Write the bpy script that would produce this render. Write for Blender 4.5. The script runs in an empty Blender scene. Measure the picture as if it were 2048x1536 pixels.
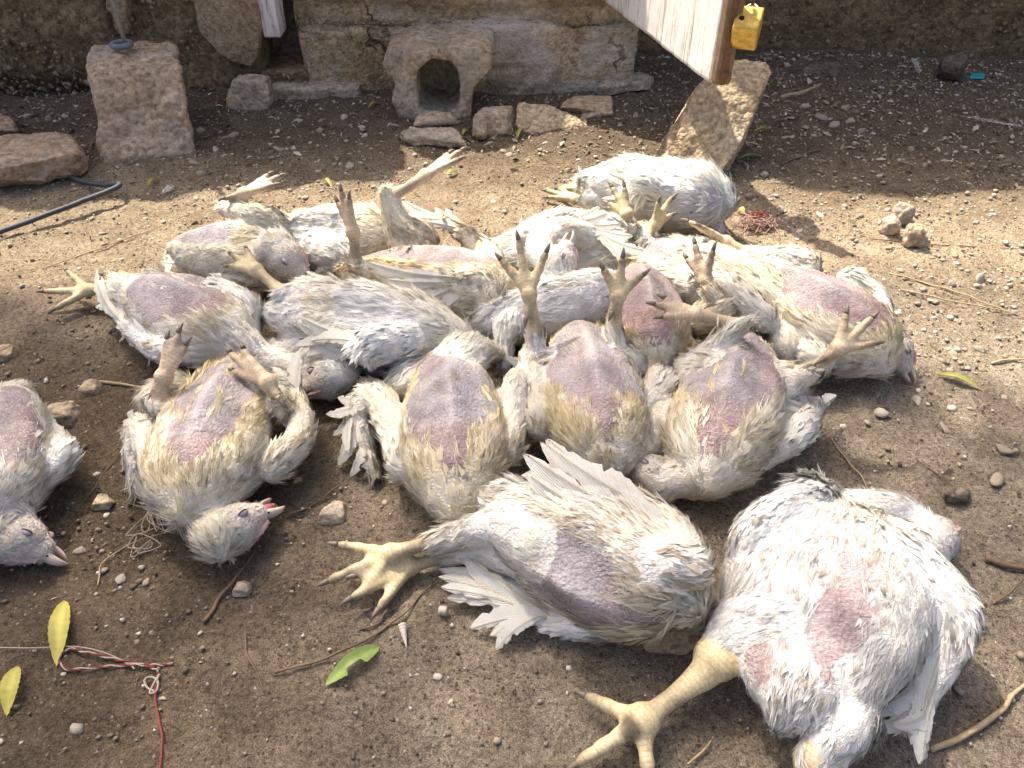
import bpy, bmesh, math, random
import numpy as np
from mathutils import Vector, Matrix

# ------------------------------------------------------------------ camera
sc = bpy.context.scene
COL = sc.collection
CAM_H, PITCH, FPX = 0.80, math.radians(40.0), 1540.0
cam_d = bpy.data.cameras.new("camera")
cam = bpy.data.objects.new("camera", cam_d)
COL.objects.link(cam)
cam.location = (0, 0, CAM_H)
cam.rotation_euler = (math.pi / 2 - PITCH, 0, 0)
cam_d.sensor_width = 36.0
cam_d.lens = 36.0 * FPX / 2048.0
cam_d.clip_start, cam_d.clip_end = 0.02, 500.0
sc.camera = cam

# ------------------------------------------------------------------ sky, sun, exposure
SUN_EL = math.radians(57.0)
SUN_H = np.array([-0.60, 0.80])            # horizontal direction towards the sun
SUN_DIR = Vector((SUN_H[0] * math.cos(SUN_EL), SUN_H[1] * math.cos(SUN_EL), math.sin(SUN_EL)))
world = bpy.data.worlds.new("World")
sc.world = world
world.use_nodes = True
wn = world.node_tree
sky = wn.nodes.new("ShaderNodeTexSky")
sky.sky_type = 'NISHITA'
sky.sun_disc = False
sky.sun_elevation = SUN_EL
sky.sun_rotation = math.atan2(SUN_H[0], SUN_H[1])
sky.air_density, sky.dust_density, sky.ozone_density = 0.7, 6.0, 0.5
bg = wn.nodes["Background"]
wn.links.new(sky.outputs[0], bg.inputs[0])
bg.inputs[1].default_value = 0.15
sun_d = bpy.data.lights.new("sun", 'SUN')
sun_d.energy = 4.6
sun_d.angle = math.radians(0.6)
sun_d.color = (1.0, 0.93, 0.81)
sun = bpy.data.objects.new("sun", sun_d)
COL.objects.link(sun)
sun.rotation_euler = SUN_DIR.to_track_quat('Z', 'Y').to_euler()
sc.view_settings.view_transform = 'Standard'
sc.view_settings.look = 'None'
sc.view_settings.exposure = 1.20
sc.view_settings.gamma = 1.0
sc.view_settings.use_curve_mapping = False

# ------------------------------------------------------------------ small helpers
rng = np.random.default_rng(7)
FWD = np.array([0, math.cos(PITCH), -math.sin(PITCH)])
UPV = np.array([0, math.sin(PITCH), math.cos(PITCH)])
RGT = np.array([1.0, 0, 0])
CAMP = np.array([0, 0, CAM_H])


def ray(px, py):
    return FWD + RGT * (px - 1024) / FPX - UPV * (py - 768) / FPX


def at(px, py, z=0.0):
    d = ray(px, py)
    return CAMP + d * ((z - CAM_H) / d[2])


def onY(px, py, Y):
    d = ray(px, py)
    return CAMP + d * (Y / d[1])


def nz(v):
    v = np.asarray(v, float)
    return v / (np.linalg.norm(v, axis=-1, keepdims=True) + 1e-12)


def _hash(ix, iy, iz, seed):
    h = (ix * 374761393 + iy * 668265263 + iz * 2147483647 + seed * 974634777) & 0xFFFFFFFF
    h = ((h ^ (h >> 13)) * 1274126177) & 0xFFFFFFFF
    h = h ^ (h >> 16)
    return (h & 0xFFFF) / 65535.0


def vnoise(P, freq, seed=0):
    P = np.asarray(P, float) * freq
    i = np.floor(P).astype(np.int64)
    f = P - i
    f = f * f * (3 - 2 * f)
    r = 0
    for dx in (0, 1):
        wx = f[:, 0] if dx else 1 - f[:, 0]
        for dy in (0, 1):
            wy = f[:, 1] if dy else 1 - f[:, 1]
            for dz in (0, 1):
                wz = f[:, 2] if dz else 1 - f[:, 2]
                r = r + wx * wy * wz * _hash(i[:, 0] + dx, i[:, 1] + dy, i[:, 2] + dz, seed)
    return r * 2 - 1


def fbm(P, freq, octv=4, seed=0, gain=0.5):
    a, s, tot = 1.0, 0, 0
    for o in range(octv):
        s = s + a * vnoise(P, freq * 2 ** o, seed + o * 17)
        tot += a
        a *= gain
    return s / tot


def sstep(a, b, x):
    t = np.clip((x - a) / (b - a), 0, 1)
    return t * t * (3 - 2 * t)


def mesh_np(name, V, F, smooth=True, mat=None, col=None, extra=None):
    """V (n,3), F (m,3 or 4) arrays (or list of such arrays) -> mesh"""
    me = bpy.data.meshes.new(name)
    Fs = F if isinstance(F, list) else [F]
    V = np.asarray(V, np.float32)
    me.vertices.add(len(V))
    me.vertices.foreach_set("co", V.ravel())
    nl = sum(f.size for f in Fs)
    npoly = sum(len(f) for f in Fs)
    me.loops.add(nl)
    me.polygons.add(npoly)
    me.loops.foreach_set("vertex_index", np.concatenate([np.asarray(f, np.int32).ravel() for f in Fs]))
    tot = np.concatenate([np.full(len(f), f.shape[1], np.int32) for f in Fs])
    st = np.concatenate([[0], np.cumsum(tot)[:-1]]).astype(np.int32)
    me.polygons.foreach_set("loop_start", st)
    if smooth:
        me.polygons.foreach_set("use_smooth", np.ones(npoly, bool))
    if col is not None:
        a = me.color_attributes.new("col", 'FLOAT_COLOR', 'POINT')
        c = np.ones((len(V), 4), np.float32)
        c[:, :3] = col
        a.data.foreach_set("color", c.ravel())
    if extra is not None:
        for k, val in extra.items():
            a = me.attributes.new(k, 'FLOAT', 'POINT')
            a.data.foreach_set("value", np.asarray(val, np.float32))
    me.update(calc_edges=True)
    me.validate()
    if mat is not None:
        me.materials.append(mat)
    return me


def link(name, me, parent=None, loc=(0, 0, 0), label=None, cat=None, group=None, kind=None):
    o = bpy.data.objects.new(name, me)
    COL.objects.link(o)
    o.location = loc
    if parent is not None:
        o.parent = parent
    if label: o["label"] = label
    if cat: o["category"] = cat
    if group: o["group"] = group
    if kind: o["kind"] = kind
    return o


def grid_faces(nu, nv, closed_u=False):
    iu = np.arange(nu if closed_u else nu - 1)
    iv = np.arange(nv - 1)
    A, B = np.meshgrid(iu, iv, indexing='ij')
    A2 = (A + 1) % nu
    return np.stack([A * nv + B, A2 * nv + B, A2 * nv + B + 1, A * nv + B + 1], -1).reshape(-1, 4)


def tube(pts, rad, n=8, caps=True):
    """closed tube along pts -> V, F"""
    pts = np.asarray(pts, float)
    rad = np.broadcast_to(np.asarray(rad, float), (len(pts),))
    T = nz(np.gradient(pts, axis=0))
    ref = np.array([0, 0, 1.0]) if abs(T[0][2]) < 0.9 else np.array([1.0, 0, 0])
    V = []
    S = nz(np.cross(T[0], ref))
    for p, t, r in zip(pts, T, rad):
        S = nz(S - t * (S @ t))
        B = np.cross(t, S)
        a = np.arange(n) / n * 2 * math.pi
        V.append(p + r * (np.cos(a)[:, None] * S + np.sin(a)[:, None] * B))
    V = np.concatenate(V)
    m = len(pts)
    F = []
    for k in range(m - 1):
        for j in range(n):
            j2 = (j + 1) % n
            F.append((k * n + j, k * n + j2, (k + 1) * n + j2, (k + 1) * n + j))
    F = [np.array(F)]
    if caps:
        c0, c1 = len(V), len(V) + 1
        V = np.vstack([V, pts[0], pts[-1]])
        F.append(np.array([(c0, (j + 1) % n, j) for j in range(n)] +
                          [(c1, (m - 1) * n + j, (m - 1) * n + (j + 1) % n) for j in range(n)]))
    return V, F


def spline(pts, n):
    """Catmull-Rom through pts, n samples"""
    P = np.asarray(pts, float)
    P = np.vstack([2 * P[0] - P[1], P, 2 * P[-1] - P[-2]])
    m = len(P) - 3
    out = []
    for t in np.linspace(0, m - 1e-6, n):
        i = int(t); u = t - i
        a, b, c, d = P[i:i + 4]
        out.append(0.5 * ((2 * b) + (-a + c) * u + (2 * a - 5 * b + 4 * c - d) * u * u + (-a + 3 * b - 3 * c + d) * u ** 3))
    return np.array(out)


class MB:
    """collects verts and faces"""
    def __init__(s):
        s.V, s.F3, s.F4, s.C, s.N, s.n = [], [], [], [], [], 0

    def add(s, V, F, col=None, nrm=None):
        V = np.asarray(V, float)
        for f in (F if isinstance(F, list) else [F]):
            f = np.asarray(f)
            if len(f) == 0: continue
            (s.F3 if f.shape[1] == 3 else s.F4).append(f + s.n)
        s.V.append(V)
        if col is not None:
            c = np.asarray(col, float)
            s.C.append(np.broadcast_to(c, (len(V), 3)))
        if nrm is not None: s.N.append(nrm)
        s.n += len(V)

    def mesh(s, name, mat=None, smooth=True, off=(0, 0, 0)):
        F = []
        if s.F4: F.append(np.concatenate(s.F4))
        if s.F3: F.append(np.concatenate(s.F3))
        me = mesh_np(name, np.concatenate(s.V) - np.asarray(off), F, smooth, mat,
                     np.concatenate(s.C) if s.C else None)
        if s.N:
            a = me.attributes.new("nrm", 'FLOAT_VECTOR', 'POINT')
            a.data.foreach_set("vector", np.concatenate(s.N).astype(np.float32).ravel())
        return me


# ------------------------------------------------------------------ materials
def new_mat(name):
    m = bpy.data.materials.new(name)
    m.use_nodes = True
    nt = m.node_tree
    b = nt.nodes["Principled BSDF"]
    return m, nt, b


def nd(nt, typ, **kw):
    n = nt.nodes.new(typ)
    for k, v in kw.items():
        if k.startswith("i_"):
            n.inputs[int(k[2:]) if k[2:].isdigit() else k[2:].replace("_", " ")].default_value = v
        else:
            setattr(n, k, v)
    return n


def ramp(nt, fac, stops):
    r = nt.nodes.new("ShaderNodeValToRGB")
    el = r.color_ramp.elements
    el[0].position, el[0].color = stops[0][0], (*stops[0][1], 1)
    el[1].position, el[1].color = stops[-1][0], (*stops[-1][1], 1)
    for p, c in stops[1:-1]:
        e = el.new(p); e.color = (*c, 1)
    nt.links.new(fac, r.inputs[0])
    return r.outputs[0]


def noise(nt, scale, detail=6, rough=0.6, vec=None, dist=0.0):
    n = nd(nt, "ShaderNodeTexNoise")
    n.inputs["Scale"].default_value = scale
    n.inputs["Detail"].default_value = detail
    n.inputs["Roughness"].default_value = rough
    n.inputs["Distortion"].default_value = dist
    if vec is not None: nt.links.new(vec, n.inputs["Vector"])
    return n.outputs["Fac"]


def voro(nt, scale, vec=None, feature='F1', out="Distance"):
    n = nd(nt, "ShaderNodeTexVoronoi", feature=feature)
    n.inputs["Scale"].default_value = scale
    if vec is not None: nt.links.new(vec, n.inputs["Vector"])
    return n.outputs[out]


def mixc(nt, fac, a, b, mode='MIX'):
    n = nd(nt, "ShaderNodeMix", data_type='RGBA', blend_type=mode)
    for sock, v in ((n.inputs[0], fac), (n.inputs[6], a), (n.inputs[7], b)):
        if hasattr(v, "links") or hasattr(v, "is_output"):
            nt.links.new(v, sock)
        elif isinstance(v, (int, float)):
            sock.default_value = v
        else:
            sock.default_value = (*v, 1)
    return n.outputs[2]


def mth(nt, op, a, b=None, clamp=False):
    n = nd(nt, "ShaderNodeMath", operation=op, use_clamp=clamp)
    for sock, v in zip(n.inputs, (a, b)):
        if v is None: continue
        if isinstance(v, (int, float)): sock.default_value = v
        else: nt.links.new(v, sock)
    return n.outputs[0]


def bump(nt, b, h, strength=0.5, dist=0.004):
    n = nd(nt, "ShaderNodeBump")
    n.inputs["Strength"].default_value = strength
    n.inputs["Distance"].default_value = dist
    nt.links.new(h, n.inputs["Height"])
    nt.links.new(n.outputs[0], b.inputs["Normal"])


def wpos(nt):
    return nd(nt, "ShaderNodeNewGeometry").outputs["Position"]


def mat_ground():
    m, nt, b = new_mat("soil")
    P = wpos(nt)
    big = noise(nt, 2.6, 5, 0.6, P)
    mid = noise(nt, 14, 6, 0.65, P)
    fine = noise(nt, 150, 6, 0.75, P)
    base = ramp(nt, mid, [(0.3, (0.195, 0.155, 0.114)), (0.5, (0.270, 0.219, 0.165)), (0.72, (0.345, 0.289, 0.223))])
    at_ = nd(nt, "ShaderNodeAttribute", attribute_name="col")
    base = mixc(nt, 1.0, base, at_.outputs["Color"], 'MULTIPLY')
    gr = ramp(nt, fine, [(0.34, (0.42, 0.40, 0.37)), (0.5, (1, 1, 1)), (0.66, (1.55, 1.52, 1.45))])
    base = mixc(nt, 0.85, base, gr, 'MULTIPLY')
    grain = noise(nt, 620, 4, 0.8, P)
    base = mixc(nt, 0.9, base, ramp(nt, grain, [(0.38, (0.36, 0.34, 0.32)), (0.5, (1, 1, 1)), (0.62, (1.6, 1.58, 1.52))]), 'MULTIPLY')
    sp = voro(nt, 210, P)
    spc = voro(nt, 210, P, out="Color")
    sel = nd(nt, "ShaderNodeSeparateColor"); nt.links.new(spc, sel.inputs[0])
    lt = mth(nt, 'MULTIPLY', mth(nt, 'LESS_THAN', sp, 0.34), mth(nt, 'GREATER_THAN', sel.outputs[0], 0.95))
    base = mixc(nt, mth(nt, 'MULTIPLY', lt, 0.8), base, (0.46, 0.41, 0.34))
    dk = mth(nt, 'MULTIPLY', mth(nt, 'LESS_THAN', sp, 0.38), mth(nt, 'LESS_THAN', sel.outputs[1], 0.14))
    base = mixc(nt, mth(nt, 'MULTIPLY', dk, 0.7), base, (0.07, 0.05, 0.035))
    nt.links.new(base, b.inputs["Base Color"])
    b.inputs["Roughness"].default_value = 0.95
    b.inputs["Specular IOR Level"].default_value = 0.2
    h = mth(nt, 'ADD', mth(nt, 'MULTIPLY', noise(nt, 60, 8, 0.75, P), 0.7), mth(nt, 'ADD', mth(nt, 'MULTIPLY', fine, 0.5), mth(nt, 'MULTIPLY', grain, 0.25)))
    bump(nt, b, h, 1.0, 0.024)
    return m


def mat_stone(name, c1, c2, c3, agg=90, bumpd=0.006, white=0.0, stain=None, crack=False):
    m, nt, b = new_mat(name)
    P = wpos(nt)
    n1 = noise(nt, 9, 6, 0.65, P)
    n2 = noise(nt, 70, 7, 0.7, P)
    base = ramp(nt, n1, [(0.28, c1), (0.5, c2), (0.72, c3)])
    v = voro(nt, agg, P)
    vc = voro(nt, agg, P, out="Color")
    sel = nd(nt, "ShaderNodeSeparateColor"); nt.links.new(vc, sel.inputs[0])
    agc = ramp(nt, sel.outputs[0], [(0.0, (0.55, 0.5, 0.45)), (0.5, (1, 1, 1)), (1.0, (1.35, 1.3, 1.2))])
    base = mixc(nt, 0.6, base, agc, 'MULTIPLY')
    g = ramp(nt, n2, [(0.34, (0.45, 0.42, 0.38)), (0.5, (1, 1, 1)), (0.66, (1.35, 1.35, 1.33))])
    base = mixc(nt, 0.8, base, g, 'MULTIPLY')
    if white > 0:
        wmask = ramp(nt, noise(nt, 5, 5, 0.7, P), [(0.45, (0, 0, 0)), (0.62, (1, 1, 1))])
        base = mixc(nt, mth(nt, 'MULTIPLY', wmask, white), base, (0.55, 0.50, 0.44))
    if stain:
        smask = ramp(nt, noise(nt, 7, 5, 0.7, P), [(0.52, (0, 0, 0)), (0.66, (1, 1, 1))])
        base = mixc(nt, mth(nt, 'MULTIPLY', smask, 0.7), base, stain)
    h = mth(nt, 'ADD', mth(nt, 'MULTIPLY', v, -0.5), mth(nt, 'MULTIPLY', n2, 0.9))
    if crack:
        wob = nd(nt, "ShaderNodeTexNoise"); wob.inputs["Scale"].default_value = 14; wob.inputs["Detail"].default_value = 5
        nt.links.new(P, wob.inputs["Vector"])
        vm = nd(nt, "ShaderNodeVectorMath", operation='MULTIPLY_ADD'); vm.inputs[1].default_value = (0.12, 0.12, 0.12)
        nt.links.new(wob.outputs["Color"], vm.inputs[0]); nt.links.new(P, vm.inputs[2])
        ed = voro(nt, 3.0, vm.outputs[0], 'DISTANCE_TO_EDGE')
        ck = ramp(nt, ed, [(0.0, (1, 1, 1)), (0.005, (0.6, 0.6, 0.6)), (0.011, (0, 0, 0))])
        ck = mth(nt, 'MULTIPLY', ck, ramp(nt, noise(nt, 3.1, 3, 0.6, P), [(0.54, (0, 0, 0)), (0.62, (0.7, 0.7, 0.7))]))
        base = mixc(nt, mth(nt, 'MULTIPLY', ck, 0.8), base, (0.06, 0.042, 0.026))
        h = mth(nt, 'SUBTRACT', h, mth(nt, 'MULTIPLY', ck, 2.0))
    nt.links.new(base, b.inputs["Base Color"])
    b.inputs["Roughness"].default_value = 0.95
    b.inputs["Specular IOR Level"].default_value = 0.15
    bump(nt, b, h, 1.0, bumpd * 1.6)
    return m


def mat_attr(name, rough=0.8, spec=0.2, bscale=None, bdist=0.001, trans=0.0, sss=0.0, nrm=False):
    m, nt, b = new_mat(name)
    a = nd(nt, "ShaderNodeAttribute", attribute_name="col")
    nt.links.new(a.outputs["Color"], b.inputs["Base Color"])
    b.inputs["Roughness"].default_value = rough
    b.inputs["Specular IOR Level"].default_value = spec
    if sss:
        b.inputs["Subsurface Weight"].default_value = sss
        b.inputs["Subsurface Radius"].default_value = (0.006, 0.003, 0.002)
        b.inputs["Subsurface Scale"].default_value = 0.6
    if bscale:
        bump(nt, b, noise(nt, bscale, 5, 0.7, wpos(nt)), 0.6, bdist)
    if nrm:
        an = nd(nt, "ShaderNodeAttribute", attribute_name="nrm")
        nt.links.new(an.outputs["Vector"], b.inputs["Normal"])
    if trans:
        tr = nd(nt, "ShaderNodeBsdfTranslucent")
        nt.links.new(a.outputs["Color"], tr.inputs[0])
        mx = nd(nt, "ShaderNodeMixShader"); mx.inputs[0].default_value = trans
        nt.links.new(b.outputs[0], mx.inputs[1]); nt.links.new(tr.outputs[0], mx.inputs[2])
        nt.links.new(mx.outputs[0], nt.nodes["Material Output"].inputs[0])
    return m


def mat_plain(name, c, rough=0.7, spec=0.3, metal=0.0, var=0.25, vs=60, bd=0.001):
    m, nt, b = new_mat(name)
    P = wpos(nt)
    n = noise(nt, vs, 6, 0.7, P)
    f = ramp(nt, n, [(0.25, (1 - var,) * 3), (0.5, (1, 1, 1)), (0.75, (1 + var,) * 3)])
    nt.links.new(mixc(nt, 1.0, c, f, 'MULTIPLY'), b.inputs["Base Color"])
    b.inputs["Roughness"].default_value = rough
    b.inputs["Specular IOR Level"].default_value = spec
    b.inputs["Metallic"].default_value = metal
    bump(nt, b, n, 0.5, bd)
    return m


def mat_legs():
    """scaly yellow shanks and toes: rings across the toe from the 'along' attribute"""
    m, nt, b = new_mat("scaly_leg")
    a = nd(nt, "ShaderNodeAttribute", attribute_name="col")
    u = nd(nt, "ShaderNodeAttribute", attribute_name="along")
    ph = mth(nt, 'MULTIPLY', u.outputs["Fac"], 2 * math.pi / 0.0052)
    ph = mth(nt, 'ADD', ph, mth(nt, 'MULTIPLY', noise(nt, 90, 3, 0.5, wpos(nt)), 2.5))
    s = mth(nt, 'ABSOLUTE', mth(nt, 'SINE', mth(nt, 'MULTIPLY', ph, 0.5)))
    line = ramp(nt, s, [(0.0, (0.55, 0.47, 0.38)), (0.16, (0.90, 0.88, 0.85)), (0.4, (1.04, 1.04, 1.04))])
    c = mixc(nt, 0.6, a.outputs["Color"], line, 'MULTIPLY')
    vs = voro(nt, 330, wpos(nt))
    c = mixc(nt, 0.35, c, ramp(nt, vs, [(0.0, (1.12, 1.12, 1.1)), (0.45, (1, 1, 1)), (0.75, (0.62, 0.55, 0.48))]), 'MULTIPLY')
    dirt = ramp(nt, noise(nt, 60, 5, 0.7, wpos(nt)), [(0.5, (0, 0, 0)), (0.72, (1, 1, 1))])
    c = mixc(nt, mth(nt, 'MULTIPLY', dirt, 0.55), c, (0.20, 0.14, 0.09))
    nt.links.new(c, b.inputs["Base Color"])
    b.inputs["Roughness"].default_value = 0.5
    b.inputs["Specular IOR Level"].default_value = 0.35
    b.inputs["Subsurface Weight"].default_value = 0.0
    bump(nt, b, mth(nt, 'ADD', mth(nt, 'MULTIPLY', mth(nt, 'POWER', s, 0.35), 0.5), mth(nt, 'MULTIPLY', vs, -0.25)), 0.5, 0.0011)
    return m


def mat_skin():
    """bare skin: blotches, follicle pimples, fine folds"""
    m, nt, b = new_mat("bare_skin")
    a = nd(nt, "ShaderNodeAttribute", attribute_name="col")
    P = wpos(nt)
    n = noise(nt, 38, 8, 0.78, P, 0.6)
    f = ramp(nt, n, [(0.30, (0.72, 0.67, 0.65)), (0.5, (1, 1, 1)), (0.68, (1.18, 1.18, 1.16))])
    br = nd(nt, "ShaderNodeAttribute", attribute_name="bare").outputs["Fac"]
    c = mixc(nt, br, a.outputs["Color"], f, 'MULTIPLY')
    v = voro(nt, 240, P)
    v2 = voro(nt, 95, P)
    pim = ramp(nt, v, [(0.0, (1.14, 1.12, 1.12)), (0.35, (1, 1, 1)), (0.8, (0.84, 0.79, 0.79))])
    c = mixc(nt, mth(nt, 'MULTIPLY', br, 0.7), c, pim, 'MULTIPLY')
    dots = ramp(nt, v2, [(0.05, (0.30, 0.20, 0.15)), (0.11, (1, 1, 1))])
    c = mixc(nt, mth(nt, 'MULTIPLY', br, 0.75), c, dots, 'MULTIPLY')
    nt.links.new(c, b.inputs["Base Color"])
    b.inputs["Roughness"].default_value = 0.65
    b.inputs["Specular IOR Level"].default_value = 0.22
    mp = nd(nt, "ShaderNodeMapping"); mp.inputs["Scale"].default_value = (0.35, 1.6, 1.0); mp.inputs["Rotation"].default_value = (0, 0, 0.5)
    nt.links.new(P, mp.inputs[0])
    fold = noise(nt, 150, 5, 0.65, mp.outputs[0], 1.2)
    h = mth(nt, 'ADD', mth(nt, 'ADD', mth(nt, 'MULTIPLY', fold, 1.0), mth(nt, 'MULTIPLY', n, 0.8)), mth(nt, 'MULTIPLY', v, -0.55))
    bump(nt, b, h, 0.9, 0.0036)
    return m


def mat_flight():
    """quill feathers: fine oblique barb lines worked out from the feather's own length and width"""
    m, nt, b = new_mat("flight_feather")
    a = nd(nt, "ShaderNodeAttribute", attribute_name="col")
    tc = nd(nt, "ShaderNodeTexCoord")
    sx = nd(nt, "ShaderNodeSeparateXYZ"); nt.links.new(tc.outputs["Object"], sx.inputs[0])
    ph = mth(nt, 'SUBTRACT', sx.outputs[0], mth(nt, 'MULTIPLY', mth(nt, 'ABSOLUTE', sx.outputs[1]), 2.2))
    ph = mth(nt, 'ADD', mth(nt, 'MULTIPLY', ph, 230.0), mth(nt, 'MULTIPLY', noise(nt, 30, 4, 0.6, tc.outputs["Object"]), 9.0))
    s = mth(nt, 'SINE', ph)
    col = ramp(nt, mth(nt, 'ADD', mth(nt, 'MULTIPLY', s, 0.5), 0.5), [(0.0, (0.85, 0.83, 0.80)), (0.5, (0.98, 0.98, 0.97)), (1.0, (1.02, 1.02, 1.02))])
    c = mixc(nt, 1.0, a.outputs["Color"], col, 'MULTIPLY')
    nt.links.new(c, b.inputs["Base Color"])
    b.inputs["Roughness"].default_value = 0.6
    b.inputs["Specular IOR Level"].default_value = 0.25
    bump(nt, b, s, 0.5, 0.0008)
    tr = nd(nt, "ShaderNodeBsdfTranslucent"); nt.links.new(c, tr.inputs[0])
    mx = nd(nt, "ShaderNodeMixShader"); mx.inputs[0].default_value = 0.42
    nt.links.new(b.outputs[0], mx.inputs[1]); nt.links.new(tr.outputs[0], mx.inputs[2])
    nt.links.new(mx.outputs[0], nt.nodes["Material Output"].inputs[0])
    return m


M = {}
M['soil'] = mat_ground()
M['concrete'] = mat_stone("rough_concrete", (0.18, 0.122, 0.064), (0.30, 0.212, 0.118), (0.42, 0.315, 0.185), 55, 0.014)
M['plaster'] = mat_stone("old_plaster", (0.25, 0.178, 0.108), (0.325, 0.24, 0.152), (0.385, 0.295, 0.195), 160, 0.003)
M['block'] = mat_stone("wall_block", (0.27, 0.188, 0.100), (0.40, 0.288, 0.162), (0.50, 0.375, 0.222), 120, 0.006, 0.35, (0.15, 0.095, 0.055), True)
M['wash'] = mat_stone("washed_plaster", (0.33, 0.24, 0.145), (0.44, 0.335, 0.215), (0.55, 0.44, 0.305), 130, 0.005, 0.7, (0.17, 0.105, 0.06), True)
M['pinkstone'] = mat_stone("pinkish_stone", (0.36, 0.245, 0.155), (0.48, 0.35, 0.235), (0.58, 0.455, 0.335), 75, 0.007, 0.35)
M['tanstone'] = mat_stone("tan_stone", (0.38, 0.285, 0.17), (0.48, 0.375, 0.245), (0.56, 0.455, 0.32), 110, 0.006)
M['greystone'] = mat_stone("grey_stone", (0.28, 0.215, 0.145), (0.42, 0.333, 0.235), (0.52, 0.43, 0.32), 90, 0.006, 0.3)
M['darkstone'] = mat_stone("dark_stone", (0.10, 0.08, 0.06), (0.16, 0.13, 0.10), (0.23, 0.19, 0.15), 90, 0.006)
M['pebble'] = mat_attr("pebble", 0.85, 0.25, 260, 0.0015)
M['feather'] = mat_flight()
M['plume'] = mat_attr("plume", 0.8, 0.12, trans=0.33, nrm=True)
M['skin'] = mat_skin()
M['leg'] = mat_legs()
M['horn'] = mat_plain("beak_horn", (0.52, 0.40, 0.31), 0.42, 0.45, 0, 0.2, 120)
M['mouth'] = mat_plain("mouth_lining", (0.40, 0.13, 0.13), 0.5, 0.4, 0, 0.2, 120)
M['claw'] = mat_plain("claw_horn", (0.16, 0.12, 0.09), 0.5, 0.4, 0, 0.3, 200)
M['comb'] = mat_plain("comb_flesh", (0.38, 0.24, 0.22), 0.55, 0.35, 0, 0.2, 200)
M['lid'] = mat_plain("eyelid_skin", (0.34, 0.28, 0.28), 0.6, 0.3, 0, 0.25, 300)

# ================================================================== the setting
def gz(xy):
    xy = np.atleast_2d(xy)
    P = np.column_stack([xy[:, 0], xy[:, 1], np.zeros(len(xy))])
    h = 0.010 * fbm(P, 3.0, 3, 5) + 0.005 * fbm(P, 16, 3, 9)
    h = h + 0.020 * sstep(1.75, 2.3, xy[:, 1]) * (0.6 + vnoise(P, 2.0, 3))
    return h - 0.004


def core_axis(lo, hi, step, far, k=1.45):
    a = list(np.arange(lo, hi + 1e-6, step))
    d, x = step, hi
    while x < far:
        d *= k; x += d; a.append(x)
    d, x = step, lo
    while x > -far:
        d *= k; x -= d; a.insert(0, x)
    return np.array(a)


gx = core_axis(-1.7, 1.7, 0.0105, 120)
gy = core_axis(0.3, 2.75, 0.0105, 120)
GX, GY = np.meshgrid(gx, gy, indexing='ij')
gV = np.column_stack([GX.ravel(), GY.ravel(), np.zeros(GX.size)])
near = (np.abs(gV[:, 0]) < 8) & (np.abs(gV[:, 1]) < 8)
gV[near, 2] = gz(gV[near, :2])
gV[near, 2] += 0.0050 * fbm(gV[near], 55, 2, 31) + 0.0030 * fbm(gV[near], 140, 1, 41)
# soil tint: dark damp crumbly soil on the left, pale chippings and painted-in sunlight on the right
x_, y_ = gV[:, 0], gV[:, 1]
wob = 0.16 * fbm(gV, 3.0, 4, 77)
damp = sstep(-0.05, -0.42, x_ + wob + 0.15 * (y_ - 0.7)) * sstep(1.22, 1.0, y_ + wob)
sun_band = sstep(1.22, 1.42, y_ + wob) * sstep(1.95, 1.7, y_ + wob)  # sunlit band across the yard, painted paler into the soil colour
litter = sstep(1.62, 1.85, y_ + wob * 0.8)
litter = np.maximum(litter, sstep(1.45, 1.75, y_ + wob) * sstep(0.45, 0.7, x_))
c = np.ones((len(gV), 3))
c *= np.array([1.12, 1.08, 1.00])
front_tint = sstep(-0.45, -0.05, x_ + wob) * sstep(1.25, 0.95, y_)  # paler, greyer tint across the front centre and right
c = c * (1 + front_tint[:, None] * np.array([0.34, 0.37, 0.42]))
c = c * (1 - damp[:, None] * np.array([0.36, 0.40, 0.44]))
c = c * (1 + sun_band[:, None] * np.array([0.55, 0.52, 0.45]))
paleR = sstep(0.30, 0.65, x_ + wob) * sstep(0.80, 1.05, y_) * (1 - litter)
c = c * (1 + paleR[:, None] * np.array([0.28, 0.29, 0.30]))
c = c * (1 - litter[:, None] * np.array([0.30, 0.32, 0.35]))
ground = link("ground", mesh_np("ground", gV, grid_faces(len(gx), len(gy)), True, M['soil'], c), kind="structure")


# ------------------------------------------------------------------ rocks
def cube_surface(n):
    """unit cube surface [-1,1]^3 as n x n grids per face, welded by rounding"""
    t = np.linspace(-1, 1, n + 1)
    A, B = np.meshgrid(t, t, indexing='ij')
    A, B = A.ravel(), B.ravel()
    o = np.ones_like(A)
    faces = [np.stack(s, -1) for s in ((o, A, B), (-o, B, A), (B, o, A), (A, -o, B), (A, B, o), (B, A, -o))]
    V = np.concatenate(faces)
    gf = grid_faces(n + 1, n + 1)
    F = np.concatenate([gf + k * (n + 1) ** 2 for k in range(6)])
    key = np.round(V * 1000).astype(int)
    _, idx, inv = np.unique(key, axis=0, return_index=True, return_inverse=True)
    return V[idx], inv.reshape(-1)[F]


def vnormals(V, F):
    N = np.zeros_like(V)
    a, b, c, d = (V[F[:, k]] for k in range(4)) if F.shape[1] == 4 else (*[V[F[:, k]] for k in range(3)], None)
    fn = np.cross(c - a, (d - b) if d is not None else (b - a))
    for k in range(F.shape[1]):
        np.add.at(N, F[:, k], fn)
    return nz(N)


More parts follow.
